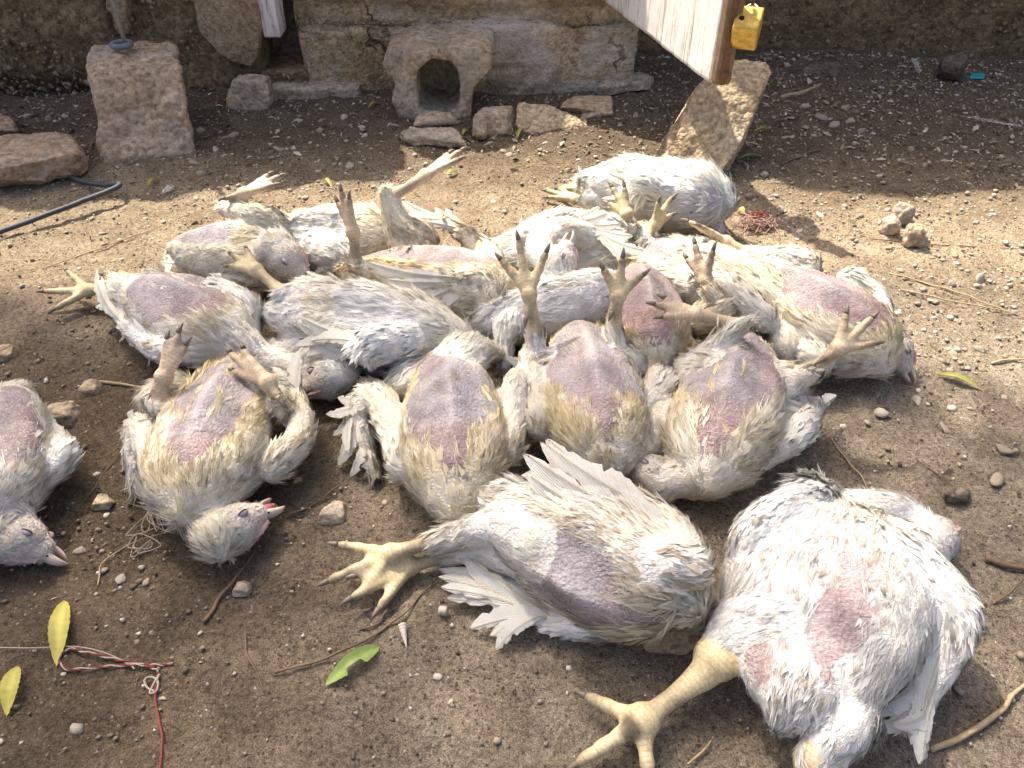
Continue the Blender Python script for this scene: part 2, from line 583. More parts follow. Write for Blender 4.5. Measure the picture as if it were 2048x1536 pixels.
def hexrock(corners, n=20, rnd=0.16, amp=0.008, freq=14, seed=0, pits=0.0, chops=0, group=None):
    """corners: 8 points: bottom fl,fr,br,bl then top fl,fr,br,bl"""
    C = np.asarray(corners, float)
    V, F = cube_surface(n)
    q = np.clip(V, -(1 - rnd), 1 - rnd)
    V = q + rnd * nz(V - q)
    u, v, w = [(V[:, k] + 1) / 2 for k in range(3)]
    W = np.stack([(1 - u) * (1 - v) * (1 - w), u * (1 - v) * (1 - w), u * v * (1 - w), (1 - u) * v * (1 - w),
                  (1 - u) * (1 - v) * w, u * (1 - v) * w, u * v * w, (1 - u) * v * w], 1)
    P = W @ C
    if chops:                                   # break flat facets off the edges and corners
        rc = np.random.default_rng(seed + 1000)
        cc = P.mean(0)
        for _ in range(chops):
            dn = nz(rc.standard_normal(3) + np.array([0, -.2, .45]))
            h = (P - cc) @ dn
            lim_ = h.max() * rc.uniform(.70, .93)
            P = P - dn * np.maximum(h - lim_, 0)[:, None] * .92
    N = vnormals(P, F)
    d = amp * fbm(P, freq, 5, seed, 0.66) + amp * 0.9 * fbm(P, freq * 0.35, 2, seed + 5)
    if pits:
        d = d - pits * np.clip(vnoise(P, freq * 2.2, seed + 9) - 0.35, 0, 1)
    return P + N * d[:, None], F


def rock(name, corners, mat, label, cat="stone", **kw):
    kw.setdefault('chops', 7)
    V, F = hexrock(corners, **kw)
    c = V.mean(0); c[2] = V[:, 2].min()
    return link(name, mesh_np(name, V - c, F, True, M[mat]), None, c, label, cat, kw.get('group'))


def box8(x0, x1, y0, y1, z0, z1):
    return [(x0, y0, z0), (x1, y0, z0), (x1, y1, z0), (x0, y1, z0), (x0, y0, z1), (x1, y0, z1), (x1, y1, z1), (x0, y1, z1)]


def px_rock(bl, br, tr, tl, Yf, depth, lean=0.0, sink=0.01, shrink=0.0):
    """eight corners from four front-face pixels standing on the plane Y=Yf, running back by depth"""
    f = [onY(*p, Yf) for p in (bl, br, tr, tl)]
    f[0][2] -= sink; f[1][2] -= sink
    f[2][1] += lean; f[3][1] += lean
    b = [p + np.array([0, depth, 0]) for p in f]
    cx = (f[0][0] + f[1][0]) / 2
    for p in b: p[0] = cx + (p[0] - cx) * (1 - shrink)
    return [f[0], f[1], b[1], b[0], f[3], f[2], b[2], b[3]]


# ------------------------------------------------------------------ walls
def wall_panel(x0, x1, z0, ztop, Y, thick, step=0.015, amp=0.012, freq=16, seed=0, edge=0.004, front=None):
    """upright slab: rough front grid (fine low down where it shows), plain back; ztop(x) gives an uneven crest"""
    xs = np.linspace(x0, x1, max(2, int((x1 - x0) / step) + 1))
    zl = np.concatenate([np.linspace(0, 0.30, max(3, int(0.30 / step)))[:-1], np.linspace(0.30, 1.0, 14)])
    X, Zf = np.meshgrid(xs, zl, indexing='ij')
    top = np.array([ztop(x) for x in xs])[:, None]
    Z = z0 + np.where(Zf <= 0.30, Zf, 0.30 + (Zf - 0.30) / 0.70 * (top - z0 - 0.30))
    if np.max(top) - z0 < 0.32:
        Z = z0 + Zf * (top - z0)
    P = np.column_stack([X.ravel(), np.full(X.size, Y), Z.ravel()])
    d = amp * fbm(P, freq, 4, seed, 0.62) + amp * 0.8 * fbm(P, freq * 0.2, 2, seed + 3)
    if front is not None: d = d + front(P)
    # roll the borders back so edges look worn
    ex = np.minimum(P[:, 0] - x0, x1 - P[:, 0])
    d = d + 0.012 * (1 - sstep(0, 0.02, ex))
    P[:, 1] += d
    nx, nzv = len(xs), len(zl)
    Bk = P.copy(); Bk[:, 1] = Y + thick
    n = len(P)
    V = np.vstack([P, Bk])
    F = grid_faces(nx, nzv)
    Fb = F[:, ::-1] + n
    idx = np.arange(n).reshape(nx, nzv)
    ring = np.concatenate([idx[:, 0], idx[-1, 1:], idx[::-1, -1][1:], idx[0, ::-1][1:-1]])
    r2 = np.roll(ring, -1)
    Fs = np.stack([r2, ring, ring + n, r2 + n], 1)
    return V, np.concatenate([F, Fb, Fs])


def wall(name, args, mat, label, parent=None, cat="wall", **kw):
    V, F = wall_panel(*args, **kw)
    c = np.array([(args[0] + args[1]) / 2, args[4], 0.0]) if parent is None else np.zeros(3)
    return link(name, mesh_np(name, V - c, F, True, M[mat]), parent, c, label if parent is None else None, cat if parent is None else None)


WY = 2.30
topL = lambda x: float(np.interp(x, [-3.2, -1.62, -1.1, -0.6], [1.55, 1.42, 1.22, 1.06])) + 0.03 * math.sin(x * 23)
topM = lambda x: float(np.interp(x, [-0.7, -0.45, -0.05, 0.02, 0.12, 0.34], [1.06, 0.95, 0.62, 0.66, 0.92, 1.02])) + 0.015 * math.sin(x * 31)  # unseen crests of both walls, shaped for where their shadow edge falls

# left stretch: rough concrete full of pebbles, undercut at its foot
def front_left(P):
    und = 0.05 * sstep(0.06, 0.0, P[:, 2] + 0.02 * vnoise(P, 9, 2)) * sstep(-1.15, -1.25, P[:, 0])
    groove = 0.03 * np.exp(-((P[:, 0] + 1.105) / 0.018) ** 2)
    return und + groove


lw = link("concrete_wall", None, None, (-1.5, WY, 0), "rough pebbly brown concrete wall behind the tall upright stone block", "wall")
V, F = wall_panel(-3.2, -0.72, -0.05, topL, WY, 0.25, amp=0.020, freq=24, seed=11, front=front_left)
link("core", mesh_np("core", V - np.array([-1.5, WY, 0]), F, True, M['concrete']), lw)


def blob(n=1, seed=0):
    r = np.random.default_rng(seed)
    bm = bmesh.new()
    bmesh.ops.create_icosphere(bm, subdivisions=n, radius=1.0)
    V = np.array([v.co[:] for v in bm.verts]); F = np.array([[v.index for v in f.verts] for f in bm.faces])
    bm.free()
    V = V * (1 + 0.16 * r.standard_normal((len(V), 1)))
    for _ in range(5):
        dn = nz(r.standard_normal(3)); h = V @ dn
        V = V - dn * np.maximum(h - r.uniform(.45, .8), 0)[:, None]
    V = V * r.uniform(0.75, 1.25, 3)
    return V, F


BLOBS = [blob(1, k) for k in range(14)]


def scatter_blobs(name, pts, sizes, cols, mat, flat=0.6, seed=3, parent=None, off=(0, 0, 0), normal_y=False, kind="stuff", **kw):
    r = np.random.default_rng(seed)
    mb = MB()
    which = r.integers(0, len(BLOBS), len(pts))
    for k in range(len(BLOBS)):
        sel = np.where(which == k)[0]
        if len(sel) == 0: continue
        V, F = BLOBS[k]
        a = r.uniform(0, 6.283, len(sel)); s = sizes[sel]
        ca, sa = np.cos(a)[:, None], np.sin(a)[:, None]
        el = r.uniform(0.7, 1.35, (len(sel), 1)); fl = r.uniform(flat * 0.7, flat * 1.4, (len(sel), 1))
        vx, vy, vz = V[None, :, 0] * el, V[None, :, 1], V[None, :, 2] * fl
        X = (vx * ca - vy * sa); Yv = (vx * sa + vy * ca); Z = vz + 0 * X
        if normal_y: Yv, Z = Z, Yv
        W = np.stack([X, Yv, Z], -1) * s[:, None, None] + pts[sel][:, None, :]
        Fk = (F[None] + (np.arange(len(sel)) * len(V))[:, None, None]).reshape(-1, 3)
        C = np.repeat(cols[sel], len(V), axis=0)
        mb.add(W.reshape(-1, 3), Fk, C)
    o = link(name, mb.mesh(name, M[mat], False, off), parent, (0, 0, 0) if parent else off, kind=kind, **kw)
    return o


def aggregate(x0, x1, z0, z1, Y, n, seed, parent, off, keep=None):
    r = np.random.default_rng(seed)
    p = np.column_stack([r.uniform(x0, x1, n), np.full(n, Y), r.uniform(z0, z1, n)])
    if keep is not None: p = p[keep(p)]
    m = len(p)
    s = 0.0022 + 0.0075 * r.random(m) ** 3.0
    p[:, 1] += r.uniform(-0.010, 0.014, m)
    base = np.array([0.215, 0.16, 0.098]) * r.uniform(0.6, 1.4, (m, 1)) * np.array([1, 1, 1]) + r.uniform(-0.015, 0.03, (m, 1))
    scatter_blobs("aggregate", p, s, base, 'pebble', 0.8, seed, parent, off, normal_y=True)


aggregate(-1.75, -0.74, -0.01, 0.36, WY, 3600, 5, lw, (-1.5, WY, 0))
# smooth plaster still clinging to the left wall
pl = [onY(px, py, WY - 0.03) for px, py in ((372, -60), (392, 30), (402, 70), (440, 108), (470, 128), (500, 133), (515, 118), (520, 60), (512, 0), (508, -60))]
pl = np.array(pl)


def plate(poly, thick, Yf, seed=1, sub=26, amp=0.004):
    """irregular upright plate from an (x,z) outline with a rough front and solid depth"""
    c = poly.mean(0)
    m = len(poly) * 4
    t = np.linspace(0, len(poly), m, endpoint=False)
    ring = np.array([poly[int(k) % len(poly)] * (1 - (k % 1)) + poly[(int(k) + 1) % len(poly)] * (k % 1) for k in t])
    ring = ring + 0.004 * np.column_stack([vnoise(ring, 60, seed), np.zeros(m), vnoise(ring, 60, seed + 4)])
    rows = []
    ks = np.concatenate([[0.02], np.linspace(0.15, 1, sub)])
    for k in ks: rows.append(c + (ring - c) * k)
    P = np.array(rows)                       # (R, m, 3)
    d = amp * fbm(P.reshape(-1, 3), 18, 4, seed)
    Q = P.reshape(-1, 3).copy(); Q[:, 1] = Yf + d
    Q = Q.reshape(len(ks), m, 3)
    Q[-1, :, 1] += 0.004
    back = Q[-1].copy(); back[:, 1] = Yf + thick
    A = np.concatenate([Q, back[None]]).transpose(1, 0, 2).reshape(-1, 3)
    return A, grid_faces(m, len(ks) + 1, True)


A, Fp = plate(pl, 0.05, WY - 0.032, 3)
link("plaster_patch", mesh_np("plaster_patch", A - np.array([-1.5, WY, 0]), Fp, True, M['plaster']), lw)
pl2 = np.array([onY(px, py, WY - 0.025) for px, py in ((208, -50), (212, 15), (226, 34), (232, 60), (246, 72), (258, 66), (255, 20), (250, -50))])
A, Fp = plate(pl2, 0.05, WY - 0.028, 8, 10)
link("plaster_patch", mesh_np("plaster_patch", A - np.array([-1.5, WY, 0]), Fp, True, M['plaster']), lw)
# low footing stones under the left wall right of the tall block
for k, (x0, x1, y0, y1, dy) in enumerate([(545, 660, 168, 205, -0.02), (655, 720, 172, 200, 0.0)]):
    a0 = onY(x0, y1, WY - 0.04); a1 = onY(x1, y0, WY - 0.04)
    Vr, Fr = hexrock(box8(a0[0], a1[0], WY - 0.05 + dy, WY + 0.08, -0.02, a1[2]), 10, 0.3, 0.010, 14, 60 + k)
    link("footing_stone", mesh_np("footing_stone", Vr - np.array([-1.5, WY, 0]), Fr, True, M['greystone']), lw)

# middle stretch: coursed blocks, plaster, a dark hole on its left end
mw = link("block_wall", None, None, (-0.15, WY, 0), "coursed stone block wall with cracked plaster behind the hollow block", "wall")
MO = np.array([-0.15, WY, 0])
V, F = wall_panel(-0.62, 0.36, 0.165, topM, WY + 0.045, 0.22, amp=0.012, freq=15, seed=21,
                  front=lambda P: -0.02 * sstep(0.30, 0.24, P[:, 2]) * sstep(-0.2, 0.3, vnoise(P, 5, 8)) + 0.02 * np.exp(-((P[:, 2] - 0.215 - 0.012 * np.sin(P[:, 0] * 9)) / 0.008) ** 2))
link("upper_course", mesh_np("upper_course", V - MO, F, True, M['block']), mw)
bx = [(-0.605, -0.300, 'block', 0.010), (-0.296, 0.36, 'wash', -0.006)]
for k, (x0, x1, mt, dy) in enumerate(bx):
    V, F = hexrock(box8(x0, x1, WY - 0.012 + dy, WY + 0.20, -0.03, 0.186 - 0.012 * (k == 0)), 46, 0.13, 0.015, 13, 70 + k, 0.014)
    link("block", mesh_np("block", V - MO, F, True, M[mt]), mw)
# back of the dark hole and its sides
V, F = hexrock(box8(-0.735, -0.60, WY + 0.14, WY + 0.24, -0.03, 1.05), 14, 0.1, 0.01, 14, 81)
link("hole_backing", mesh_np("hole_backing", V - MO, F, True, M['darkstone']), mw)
V, F = hexrock(box8(-0.735, -0.595, WY - 0.015, WY + 0.16, -0.03, 0.066), 16, 0.2, 0.010, 18, 82)
link("sill_stone", mesh_np("sill_stone", V - MO, F, True, M['concrete']), mw)
aggregate(-0.74, -0.60, 0.0, 0.06, WY - 0.018, 120, 15, mw, tuple(MO))
# loose crumbs lying on the ledge of the lower course
r_ = np.random.default_rng(12)
p = np.column_stack([r_.uniform(-0.6, 0.34, 170), r_.uniform(WY + 0.0, WY + 0.035, 170), np.full(170, 0.187)])
scatter_blobs("ledge_crumbs", p, 0.002 + 0.005 * r_.random(170) ** 2, np.array([0.25, 0.2, 0.14]) * r_.uniform(0.6, 1.5, (170, 1)), 'pebble', 0.7, 4, mw, tuple(MO))

# right stretch: taller pebbly wall set further back
rw = link("back_wall", None, None, (1.4, 2.66, 0), "shaded pebbly concrete wall behind the open wooden door and padlock", "wall")
topR = lambda x: 1.93 + 0.02 * math.sin(x * 13)  # unseen height, set for the shadow it throws on the right
V, F = wall_panel(-0.09, 3.4, -0.05, topR, 2.66, 0.25, amp=0.016, freq=20, seed=41)
link("core", mesh_np("core", V - np.array([1.4, 2.66, 0]), F, True, M['concrete']), rw)
aggregate(0.36, 1.95, -0.01, 0.34, 2.66, 2600, 45, rw, (1.4, 2.66, 0))

# ------------------------------------------------------------------ white peeling wood
def mat_paint():
    m, nt, b = new_mat("peeling_white_paint")
    P = wpos(nt)
    mp = nd(nt, "ShaderNodeMapping"); mp.inputs["Scale"].default_value = (9.0, 9.0, 0.8)
    nt.links.new(P, mp.inputs[0])
    n = noise(nt, 9, 8, 0.75, mp.outputs[0])
    n2 = noise(nt, 70, 6, 0.7, mp.outputs[0])
    f = mth(nt, 'ADD', mth(nt, 'MULTIPLY', n, 0.75), mth(nt, 'MULTIPLY', n2, 0.25))
    c = ramp(nt, f, [(0.38, (0.20, 0.12, 0.06)), (0.43, (0.50, 0.40, 0.29)), (0.48, (0.76, 0.72, 0.66)), (0.8, (0.84, 0.82, 0.78))])
    nt.links.new(c, b.inputs["Base Color"])
    b.inputs["Roughness"].default_value = 0.7
    bump(nt, b, f, 0.6, 0.003)
    return m


M['paint'] = mat_paint()
M['wood'] = mat_plain("weathered_wood", (0.20, 0.13, 0.075), 0.85, 0.2, 0, 0.4, 40, 0.002)
M['rust'] = mat_plain("rusty_iron", (0.16, 0.085, 0.045), 0.85, 0.3, 0.1, 0.4, 130, 0.001)
M['brass'] = mat_plain("brass", (0.55, 0.36, 0.075), 0.5, 0.4, 0.4, 0.5, 60, 0.0012)
M['steel'] = mat_plain("steel", (0.35, 0.33, 0.30), 0.4, 0.5, 0.9, 0.2, 90, 0.0005)
M['dark'] = mat_plain("dark_slot", (0.02, 0.018, 0.015), 0.8, 0.2, 0, 0.1, 90, 0.0005)

# door post stub over the dark hole
a = onY(513, 0, WY - 0.01); b_ = onY(562, 75, WY - 0.01)
V, F = hexrock(box8(a[0], b_[0], WY - 0.012, WY + 0.07, b_[2], 1.0), 22, 0.04, 0.003, 30, 91)
post = link("door_post", mesh_np("door_post", V - np.array([(a[0] + b_[0]) / 2, WY, b_[2]]), F, True, M['paint']), None,
            ((a[0] + b_[0]) / 2, WY, b_[2]), "stub of white peeling wooden post above the dark hole in the wall", "post")

# open door: hangs by the wall, its bottom corner over the leaning stone
D0 = at(1190, -20, 0.235); D1 = at(1432, 166, 0.235)
DTOP = 0.44  # unseen top cut low to shorten the door's shadow
dd = nz(D1 - D0); dnorm = np.array([dd[1], -dd[0], 0]);  # to the left/camera side
if dnorm[0] > 0: dnorm = -dnorm
door = link("wooden_door", None, None, tuple(D1), "open white door of peeling paint resting its corner on leaning stone", "door")
thk = 0.030
nb = 3
blen = np.linalg.norm(D1 - D0)
for k in range(nb):                             # upright boards side by side
    s0, s1 = blen * k / nb + 0.001, blen * (k + 1) / nb - 0.001
    if k == nb - 1: s1 -= 0.0
    q = [D0 + dd * s0, D0 + dd * s1]
    cs = []
    for zz in (0.235, DTOP):
        for (pp, w) in ((q[0], thk / 2), (q[1], thk / 2), (q[1], -thk / 2), (q[0], -thk / 2)):
            cs.append(np.array([*(pp + dnorm * w)[:2], zz]) - D1)
    V, F = hexrock(cs, 24, 0.03, 0.0018, 30, 100 + k)
    link("board", mesh_np("board", V, F, True, M['paint']), door)
# edge strip of bare wood and iron hasp on the closing edge
def obox(o, ax, ay, az, lx, ly, lz, mat, name, parent, org, rnd=0.1, amp=0.0008, n=6, seed=0, freq=40):
    o = np.asarray(o, float)
    cs = []
    for z in (0, 1):
        for (i, j) in ((0, 0), (1, 0), (1, 1), (0, 1)):
            cs.append(o + ax * lx * (i - .5) + ay * ly * (j - .5) + az * lz * z - org)
    V, F = hexrock(cs, n, rnd, amp, freq, seed)
    return link(name, mesh_np(name, V, F, True, M[mat]), parent)


az = np.array([0, 0, 1.0])
E1 = np.array([*D1[:2], 0.238])
obox(E1 + dd * 0.012 - dnorm * 0.004, dd, dnorm, az, 0.020, 0.036, 0.36, 'wood', "edge_batten", door, D1, 0.15, 0.002, 10, 3)
obox(E1 + dd * 0.0235 - dnorm * 0.002, dd, dnorm, az, 0.004, 0.014, 0.30, 'rust', "iron_strap", door, D1, 0.1, 0.0008, 8, 4)
obox(E1 + dd * 0.020 - dnorm * 0.004 + az * 0.012, dd, dnorm, az, 0.018, 0.02, 0.016, 'rust', "strap_foot", door, D1, 0.4, 0.002, 6, 5)
# staple that carries the padlock
LK = onY(1490, 52, D1[1] + 0.0)
LKc = np.array([D1[0] + 0.040, D1[1] - 0.015, LK[2]])
V, F = tube(spline([LKc + [-0.045, 0.0, 0.055], LKc + [-0.02, 0, 0.058], LKc + [0.0, 0, 0.052], LKc + [0.004, 0.004, 0.045]], 10) - D1, 0.004, 8)
link("staple", mesh_np("staple", V, F, True, M['rust']), door)
# padlock: boxy brass body, base with key hole turned to the camera, steel shackle
lock = link("padlock", None, None, tuple(LKc), "yellow brass padlock hanging from the edge of the open white door", "padlock")
lz = nz(np.array([-0.18, -0.50, 0.85])); lx = np.array([0.93, -0.36, 0.0]); lx = nz(lx - lz * (lx @ lz)); ly = np.cross(lz, lx)
def lockpt(a, b, c_): return lx * a + ly * b + lz * c_
W2, T2, H2 = 0.026, 0.029, 0.029
cs = [lockpt(-W2, -T2, -H2), lockpt(W2, -T2, -H2), lockpt(W2, T2, -H2), lockpt(-W2, T2, -H2),
      lockpt(-W2, -T2, H2), lockpt(W2, -T2, H2), lockpt(W2, T2, H2), lockpt(-W2, T2, H2)]
V, F = hexrock(cs, 14, 0.10, 0.0003, 60, 7)
lb = link("lock_body", mesh_np("lock_body", V, F, True, M['brass']), lock)
sp = spline([lockpt(-0.014, .02, 0.0), lockpt(-0.014, .045, 0.0), lockpt(0, .060, 0.0), lockpt(0.014, .045, 0.0), lockpt(0.014, .02, 0.0)], 22)
V, F = tube(sp, 0.0042, 10)
link("shackle", mesh_np("shackle", V, F, True, M['steel']), lock)
V, F = tube(np.array([lockpt(-0.012, -.004, H2 + .0008), lockpt(-0.012, -.004, H2 - .004)]), 0.0055, 14)
link("key_hole", mesh_np("key_hole", V, F, True, M['dark']), lb)

# ------------------------------------------------------------------ loose masonry
# tall upright block on the left with a chamfered, broken front
rock("upright_block", [at(200, 324) - [0, 0, .01], at(388, 306) - [0, 0, .01], at(370, 268) - [0.0, 0, .01], at(212, 280) - [0, 0, .01],
                       onY(176, 150, 1.90), onY(366, 128, 1.93), onY(350, 88, 2.12), onY(178, 84, 2.12)],
     'pinkstone', "tall upright pinkish stone block with rough top standing by the wall", n=42, rnd=0.14, amp=0.020, freq=13, seed=3, pits=0.016, chops=0)
rock("flat_slab", [at(-60, 410) - [0, 0, .01], at(180, 345) - [0, 0, .01], at(150, 268), at(-60, 300),
                   at(-60, 345, .065), at(176, 318, .060), at(130, 262, .070), at(-60, 272, .075)],
     'pinkstone', "flat pinkish stone slab lying beside the black cable", n=44, rnd=0.34, amp=0.016, freq=12, seed=13, pits=0.006)
rock("broken_slab", [at(-40, 280), at(38, 268), at(30, 235), at(-40, 235), at(-40, 262, .03), at(34, 258, .03), at(20, 230, .035), at(-40, 228, .035)],
     'pinkstone', "small reddish stone piece peeping in behind the flat slab", n=16, rnd=0.25, amp=0.008, freq=16, seed=23)
rock("wedge_stone", px_rock((438, 232), (545, 222), (528, 166), (458, 166), 2.13, 0.07, 0.02), 'greystone',
     "squat four-sided concrete lump against the foot of the wall", n=24, rnd=0.18, amp=0.007, freq=18, seed=33, pits=0.006)

# hollow block with an arched opening
def hollow_block():
    Yf, dep = 2.075, 0.20
    out = [(785, 205), (800, 232), (820, 244), (870, 246), (925, 246), (940, 236), (942, 200), (946, 178), (962, 156), (982, 140), (984, 104), (930, 100), (870, 99), (810, 100), (772, 104), (768, 138), (790, 160), (792, 180)]
    inn = [(836, 200), (836, 214), (848, 222), (870, 224), (900, 224), (912, 218), (918, 205), (919, 180), (919, 158), (914, 138), (902, 124), (880, 119), (858, 120), (842, 130), (832, 146), (831, 160), (833, 176), (834, 190)]
    # both loops resampled by angle about one centre
    def loop(pl_, n=128):
        q = np.array([onY(px, py, Yf) for px, py in pl_])
        q[:, 2] = np.maximum(q[:, 2], -0.012)
        c_ = np.array([onY(876, 176, Yf)[0], Yf, onY(876, 176, Yf)[2]])
        ang = np.unwrap(np.arctan2(q[:, 2] - c_[2], q[:, 0] - c_[0]))
        o = np.argsort(ang % (2 * math.pi)); an = (ang % (2 * math.pi))[o]; rr = np.hypot(q[:, 0] - c_[0], q[:, 2] - c_[2])[o]
        t = np.arange(n) / n * 2 * math.pi
        r2 = np.interp(t, np.concatenate([an - 2 * math.pi, an, an + 2 * math.pi]), np.tile(rr, 3))
        return np.column_stack([c_[0] + r2 * np.cos(t), np.full(n, Yf), c_[2] + r2 * np.sin(t)])
    O, I = loop(out), loop(inn)
    rows = []
    D = np.array([0, 1.0, 0])
    for k in np.linspace(1, 0.0, 9): rows.append(O + D * dep * k)               # outside, back to front
    for k in np.linspace(0.08, 0.92, 12): rows.append(O * (1 - k) + I * k - D * 0.006 * math.sin(math.pi * k))
    for k in np.linspace(0, 0.9, 10): rows.append(I + D * dep * k)
    cI = I.mean(0)
    for k in (0.5, 0.02): rows.append(cI + (I - cI) * k + D * dep * 0.9)
    A = np.array(rows).transpose(1, 0, 2).reshape(-1, 3)
    F = grid_faces(len(O), len(rows), True)
    N = vnormals(A, F)
    A = A + N * (0.007 * fbm(A, 34, 5, 55, 0.7) + 0.005 * fbm(A, 9, 2, 56))[:, None]
    return A, F


V, F = hollow_block()
c0 = np.array([V[:, 0].mean(), 2.075, 0])
link("hollow_block", mesh_np("hollow_block", V - c0, F[:, ::-1], True, M['greystone']), None, tuple(c0),
     "hollow concrete block with a dark arched opening facing the yard", "block")
rock("broken_tile", [at(826, 262), at(918, 252), at(912, 232), at(836, 236), at(828, 246, .025), at(914, 244, .022), at(900, 224, .035), at(834, 222, .035)],
     'pinkstone', "reddish flat stone chip lying before the hollow block's opening", n=16, rnd=0.2, amp=0.005, freq=30, seed=43)
rock("crumbly_chunk", [at(778, 286), at(945, 306), at(930, 268), at(800, 258), at(784, 268, .022), at(930, 286, .03), at(905, 256, .035), at(812, 252, .03)],
     'greystone', "low crumbly grey lump before the hollow block, long and knobbly", n=26, rnd=0.35, amp=0.016, freq=30, seed=53, pits=0.012)
rock("stone_chunk", [at(940, 282), at(1034, 276), at(1034, 246), at(950, 250), at(946, 232, .055), at(1032, 222, .05), at(1026, 204, .055), at(954, 206, .06)],
     'greystone', "squarish pale rough stone right of the hollow block", n=20, rnd=0.28, amp=0.010, freq=24, seed=63)
rock("round_pebble", [at(948, 284), at(976, 284), at(976, 268), at(948, 268), at(950, 266, .03), at(975, 266, .03), at(973, 250, .035), at(952, 250, .035)],
     'greystone', "smooth whitish egg-shaped pebble before the squarish pale stone", n=10, rnd=0.8, amp=0.001, freq=24, seed=64)
rock("slanted_slab", [at(1026, 276), at(1180, 262), at(1178, 246), at(1034, 236), at(1030, 246, .028), at(1176, 252, .012), at(1110, 212, .05), at(1036, 202, .055)],
     'tanstone', "slanting tan stone slab tapering to a point, beyond the chickens", n=22, rnd=0.18, amp=0.008, freq=24, seed=73)
rock("red_slab", [at(1098, 226), at(1226, 234), at(1228, 206), at(1120, 200), at(1104, 214, .022), at(1224, 216, .030), at(1222, 190, .034), at(1126, 190, .028)],
     'pinkstone', "flat slab with reddish end lying behind the slanting slab", n=20, rnd=0.2, amp=0.005, freq=20, seed=83)
rock("white_chip", [at(1160, 244), at(1210, 232), at(1206, 222), at(1162, 230), at(1162, 238, .010), at(1208, 226, .010), at(1206, 220, .012), at(1162, 226, .012)],
     'greystone', "thin whitish chip tucked under the slab with reddish end", n=10, rnd=0.2, amp=0.003, freq=30, seed=93)
# leaning stone that carries the door corner
rock("leaning_stone", [at(1286, 332) - [0, 0, .012], at(1446, 372) - [0, 0, .012], at(1462, 340) - [0, 0, .012], at(1352, 300) - [0, 0, .012],
                       onY(1384, 176, 1.82), onY(1516, 206, 1.80), onY(1556, 122, 1.93), onY(1456, 116, 1.95)],
     'tanstone', "big tan stone slab leaning over under the white door's corner", n=42, rnd=0.08, amp=0.011, freq=14, seed=103, pits=0.014, chops=3)
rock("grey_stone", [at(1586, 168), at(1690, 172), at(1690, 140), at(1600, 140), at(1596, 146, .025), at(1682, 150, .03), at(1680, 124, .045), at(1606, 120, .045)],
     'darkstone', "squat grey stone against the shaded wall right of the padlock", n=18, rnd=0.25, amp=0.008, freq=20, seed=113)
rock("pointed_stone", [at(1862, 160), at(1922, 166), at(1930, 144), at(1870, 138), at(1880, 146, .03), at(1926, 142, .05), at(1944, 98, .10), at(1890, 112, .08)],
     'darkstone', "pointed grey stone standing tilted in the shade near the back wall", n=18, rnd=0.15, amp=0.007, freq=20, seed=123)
rock("earthy_lump", [at(1180, 196), at(1316, 182), at(1310, 150), at(1190, 165), at(1196, 176, .03), at(1302, 160, .03), at(1292, 140, .04), at(1208, 150, .04)],
     'greystone', "low weathered kerb lump at the wall's foot left of the door", n=18, rnd=0.35, amp=0.012, freq=18, seed=133)
rock("clod_stone", [at(1290, 1300), at(1400, 1312), at(1420, 1262), at(1296, 1258), at(1292, 1262, .028), at(1408, 1268, .03), at(1408, 1236, .034), at(1292, 1232, .03)],
     'tanstone', "pale sandy stone wedged between the two front chickens", n=22, rnd=0.2, amp=0.006, freq=30, seed=143)
rock("side_stone", [at(1880, 1008), at(1950, 1012), at(1942, 980), at(1890, 976), at(1884, 990, .014), at(1944, 994, .014), at(1936, 972, .017), at(1892, 970, .017)],
     'darkstone', "dark rounded stone on bare soil above the front chicken's head", n=12, rnd=0.6, amp=0.003, freq=40, seed=153)
for k, (px, py, s, lab) in enumerate([(1806, 422, .026, "whitish rounded stone, uppermost of three in the sunlit gravel"),
                                      (1782, 450, .021, "greyish knobbly stone, lower left of three in the sunlit gravel"),
                                      (1832, 466, .025, "pale knobbly stone, lower right of three in the sunlit gravel"),
                                      (1910, 992, .0, "")]):
    if not s: continue
    c_ = at(px, py, s * 0.8)
    rock("gravel_stone", [c_ + np.array(v) * s for v in ((-1, -.9, -1), (1, -.8, -1), (.9, .9, -1), (-.9, .8, -1), (-.8, -.7, .8), (.7, -.8, .8), (.8, .8, .7), (-.7, .6, .9))],
         'greystone', lab, n=12, rnd=0.55, amp=s * 0.35, freq=45, seed=160 + k)
for k, (px, py, s, mt, lab) in enumerate([
        (668, 1025, .019, 'greystone', "grey triangular stone chip on soil left of the yellow feet"),
        (210, 1000, .016, 'tanstone', "tan earthy stone beside the left chicken's folded wing"),
        (120, 826, .026, 'greystone', "flat grey shard lying by the chicken cut off at the edge"),
        (178, 776, .018, 'greystone', "whitish flat stone on soil up and left of the clenched feet"),
        (8, 706, .020, 'tanstone', "tan stone at the picture's left border"),
        (485, 1176, .011, 'greystone', "speckled white pebble beside the thick dark twig")]):
    c_ = at(px, py, s * 0.3)
    rock("loose_stone", [c_ + np.array(v) * s for v in ((-1.1, -.9, -.6), (1, -.8, -.6), (.9, .9, -.6), (-.9, .8, -.6), (-.9, -.7, .35), (.9, -.6, .4), (.6, .8, .5), (-.7, .6, .5))],
         mt, lab, n=12, rnd=0.3, amp=s * 0.25, freq=40, seed=180 + k)

